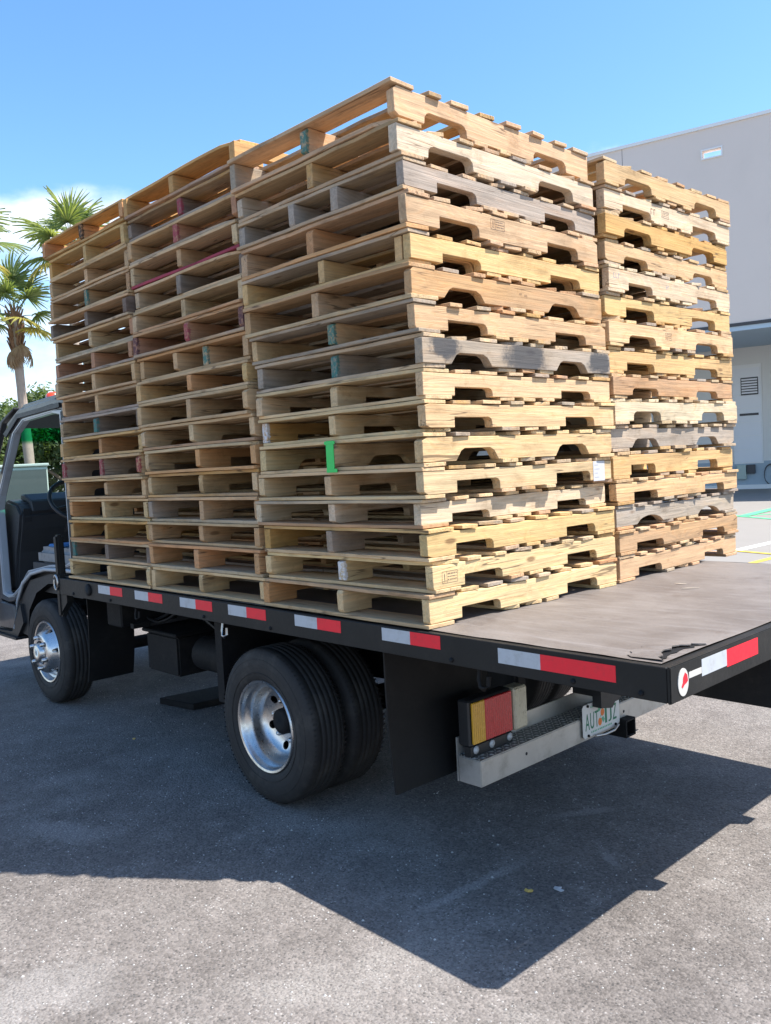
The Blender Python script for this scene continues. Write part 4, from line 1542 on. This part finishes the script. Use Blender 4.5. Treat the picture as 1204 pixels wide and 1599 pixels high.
q = random.Random(31)
SPL = MB().prism([(-.022, -.0015), (-.006, -.003), (.020, -.001), (.024, .0012), (-.004, .0028), (-.02, .001)], 'z', 0, .0022).mesh('wood_splinter', WOOD)
for (x, y, lb) in ((.246, 1.359, 'pale wood splinter on the bare deck close to the rear right stack'), (.342, 1.261, 'longer pale wood splinter lying on the worn bare deck')):
    o = new_obj('wood_splinter', SPL, None, (x, y, B + .0006), (0, 0, q.random() * 6.28))
    o.scale = (1.2 if 'longer' not in lb else 1.7, 1.5, 1)
    o.color = (.6, .52, .42, 1)
    o['weather'] = 0.0
    tag(o, lb, 'splinter', 'wood splinters on the deck')

# ------------------------------------------------------------------ utility box and bollards behind the truck
gb = MB().box(-1.0, 1.0, -.8, .8, .1, 1.86).build('utility_box', M['boxgreen'], None, (-14.9, 3.75, 0), (0, 0, R(-20)), bevel=.03)
tag(gb, 'pale green metal utility cabinet standing beyond the truck cab', 'cabinet')
MB().box(-1.05, 1.05, -.85, .85, .0, .0995).build('base_plinth', M['concrete'], gb)
MB().box(1.001, 1.03, -.78, .78, .2, 1.8).build('cabinet_door', M['boxgreendark'], gb)
MB().box(-1.03, 1.03, -.83, .83, 1.861, 1.91).build('lid', M['boxgreen'], gb, bevel=.01)
for i, (x, y, lb) in enumerate(((-13.6, 4.55, 'yellow bollard beside the dark side of the green cabinet'), (-15.2, 3.05, 'yellow bollard before the plain side of the green cabinet'))):
    bo = MB().lathe([(0, 0), (.085, 0), (.085, 1.0), (.07, 1.06), (.03, 1.09), (0, 1.1)], 16, True)
    ob = bo.build('bollard', M['bollard'], None, (x, y, 0.55), (R(90), 0, 0))
    ob.location.z = 0
    tag(ob, lb, 'bollard', 'bollards at the utility cabinet')
    MB().lathe([(.087, .72), (.089, .72), (.089, .86), (.087, .86)], 16, True).build('reflective_band', M['boxgreendark'], ob)


# ------------------------------------------------------------------ trees
def palm_frond_mesh(seed, dead=False):
    """a fan leaf: petiole along +x then a folded fan of pointed segments, drooping at the tips"""
    q = random.Random(seed)
    mb = MB()
    L = q.uniform(.75, .95)
    n = 30
    pet = [(0, 0, 0), (L * .5, 0, .05), (L, 0, .03)]
    mb.tube(pet, [.022, .016, .010], 5)
    ox = L
    for k in range(n):
        a = R(-118 + 236 * k / (n - 1)) + q.uniform(-.03, .03)
        sl = (.92 - .28 * abs(a) / R(118)) * q.uniform(.86, 1.08)
        if dead:
            a *= .45
        w = .024
        droop = q.uniform(.3, .75) + (.35 if dead else 0)
        pts = []
        for t in (0, .35, .62, .82, 1.0):
            rr = sl * t
            z = .03 - droop * sl * max(0, t - .35) ** 1.6 + .05 * math.cos(a) * t - abs(math.sin(a)) * .06 * t
            pts.append((ox + rr * math.cos(a), rr * math.sin(a), z, w * (1 if t < .5 else 1.15 if t < .7 else .6 if t < .9 else .04) * (.35 if t == 0 else 1)))
        vs, fs = [], []
        px, py = -math.sin(a), math.cos(a)
        fold = .016 * (1 if k % 2 else -1)
        for (x, y, z, ww) in pts:
            vs += [(x - px * ww, y - py * ww, z - fold), (x, y, z + .012), (x + px * ww, y + py * ww, z + fold)]
        for i in range(len(pts) - 1):
            b0 = i * 3
            fs += [(b0, b0 + 1, b0 + 4, b0 + 3), (b0 + 1, b0 + 2, b0 + 5, b0 + 4)]
        mb.add(vs, fs)
    return mb


FR = [palm_frond_mesh(s).mesh('frond', M['palm']) for s in range(4)]
FRY = [palm_frond_mesh(40 + s).mesh('frond', M['palmyellow']) for s in range(2)]
FRD = [palm_frond_mesh(60 + s, True).mesh('dead_frond', M['palmdead']) for s in range(2)]


def palm(x, y, h, seed, label, scale=1.0, dead=10):
    q = random.Random(seed)
    t = empty('palm_tree', (x, y, 0))
    tag(t, label, 'palm', 'palm trees behind the truck')
    pts, rad = [], []
    for i in range(13):
        k = i / 12
        pts.append((.10 * math.sin(k * 2.2 + seed), .08 * math.sin(k * 3 + seed * 2), h * k * .985))
        rad.append((.21 - .07 * k + (.07 if i == 0 else 0) + .012 * (i % 2)) * scale)
    MB().tube(pts, rad, 12).build('trunk', M['trunk'], t)
    top = Vector(pts[-1])
    # old leaf bases below the crown
    mb = MB()
    for i in range(70):
        a = q.random() * 6.28
        zz = top.z - q.random() * 1.1
        rr = .15 * scale
        b0 = Vector((top.x + rr * math.cos(a), top.y + rr * math.sin(a), zz))
        b1 = b0 + Vector((math.cos(a) * .14, math.sin(a) * .14, .20 + q.random() * .12))
        mb.tube([b0 - Vector((0, 0, .08)), b1], [.045, .018], 4, smooth=False)
    mb.build('leaf_bases', M['boot'], t)
    n = 17
    for i in range(n):
        k = i / (n - 1)
        el = R(80 - 112 * k + q.uniform(-10, 10))
        az = i * 2.39996 + q.uniform(-.2, .2)
        s = scale * q.uniform(1.0, 1.25)
        me = q.choice(FR) if k < .80 or q.random() < .4 else q.choice(FRY)
        f = new_obj('frond', me, t, top + Vector((0, 0, .12 - .35 * k)))
        f.rotation_euler = (q.uniform(-.3, .3), -el, az)
        f.scale = (s, s, s)
    for i in range(dead):
        az = i * 2.4 + q.uniform(-.3, .3)
        f = new_obj('dead_frond', q.choice(FRD), t, top + Vector((0, 0, -.55 - .3 * q.random())))
        f.rotation_euler = (q.uniform(-.3, .3), R(62 + q.uniform(-8, 16)), az)
        s = scale * q.uniform(.6, .85)
        f.scale = (s, s, s)
    return t


palm(-24.05, 7.75, 6.7, 1, 'palm with ragged brown dead fronds and bare trunk beside the cab', .78, 9)
palm(-23.1, 9.1, 8.75, 2, 'tall palm rising behind the front stack of pallets', .85, 5)
palm(-22.5, 5.62, 8.25, 4, 'palm with drooping fronds standing apart left of cab', .88, 6)


def tree_mesh(seed, h, w):
    q = random.Random(seed)
    trunk = MB()
    trunk.tube([(0, 0, 0), (.05, .02, h * .25), (0, .1, h * .5), (.1, 0, h * .8)], [.22, .17, .12, .04], 8)
    blobs = []
    for i in range(26):
        a = q.random() * 6.28
        rr = w * .5 * math.sqrt(q.random())
        zz = h * (.22 + .72 * q.random())
        rr *= math.sqrt(max(.15, 1 - ((zz / h - .5) / .55) ** 2))
        c = Vector((rr * math.cos(a), rr * math.sin(a), zz))
        blobs.append((c, q.uniform(.45, .95)))
        if i % 3 == 0:
            trunk.tube([(0, 0, h * .3), c * .6 + Vector((0, 0, h * .12)), c], [.08, .05, .015], 5)
    cr = MB()
    for (c, rad) in blobs:
        for k in range(300):
            v = Vector((q.gauss(0, 1), q.gauss(0, 1), q.gauss(0, .85)))
            v.normalize()
            pp = c + v * rad * (q.random() ** .4)
            s = q.uniform(.08, .15)
            nn = (v + Vector((q.gauss(0, .6), q.gauss(0, .6), q.gauss(.4, .6)))).normalized()
            t1 = nn.orthogonal().normalized()
            t1 = Matrix.Rotation(q.random() * 6.28, 3, nn) @ t1
            t2 = nn.cross(t1)
            cr.add([pp - t1 * s, pp + t2 * s * .5, pp + t1 * s, pp - t2 * s * .5], [(0, 1, 2, 3)])
    return trunk.mesh('trunk', M['bark']), cr.mesh('crown', M['leaf'])


TREES = [tree_mesh(s, 4.3 + .4 * s, 4.0 + .3 * s) for s in range(3)]
TL = ['bushy green tree rounding out behind the palm trunk', 'low broad green tree behind the green utility cabinet', 'green tree showing through the windshield of the cab',
      'dense green tree ending the row near the front stack', 'green tree partly hidden behind the front stack', 'green tree hidden mostly by the pallet stacks',
      'leafy tree beginning the row away from the warehouse', 'leafy tree next to the first of the row']
spots = [(-33.0, 10.2), (-32.0, 12.4), (-35.0, 12.0), (-31.0, 14.8), (-31.5, 17.4), (-30.0, 20.0), (-35.5, 8.2), (-34.0, 6.0)]
for i, (x, y) in enumerate(spots):
    tr, cn_ = TREES[i % 3]
    t = empty('tree', (x, y, 0), i * 1.3)
    s = 1.0 + .10 * ((i * 7) % 3 - 1)
    t.scale = (s, s, s)
    tag(t, TL[i], 'tree', 'row of trees behind the truck')
    new_obj('trunk', tr, t)
    new_obj('crown', cn_, t)
print('objects', len(bpy.data.objects))
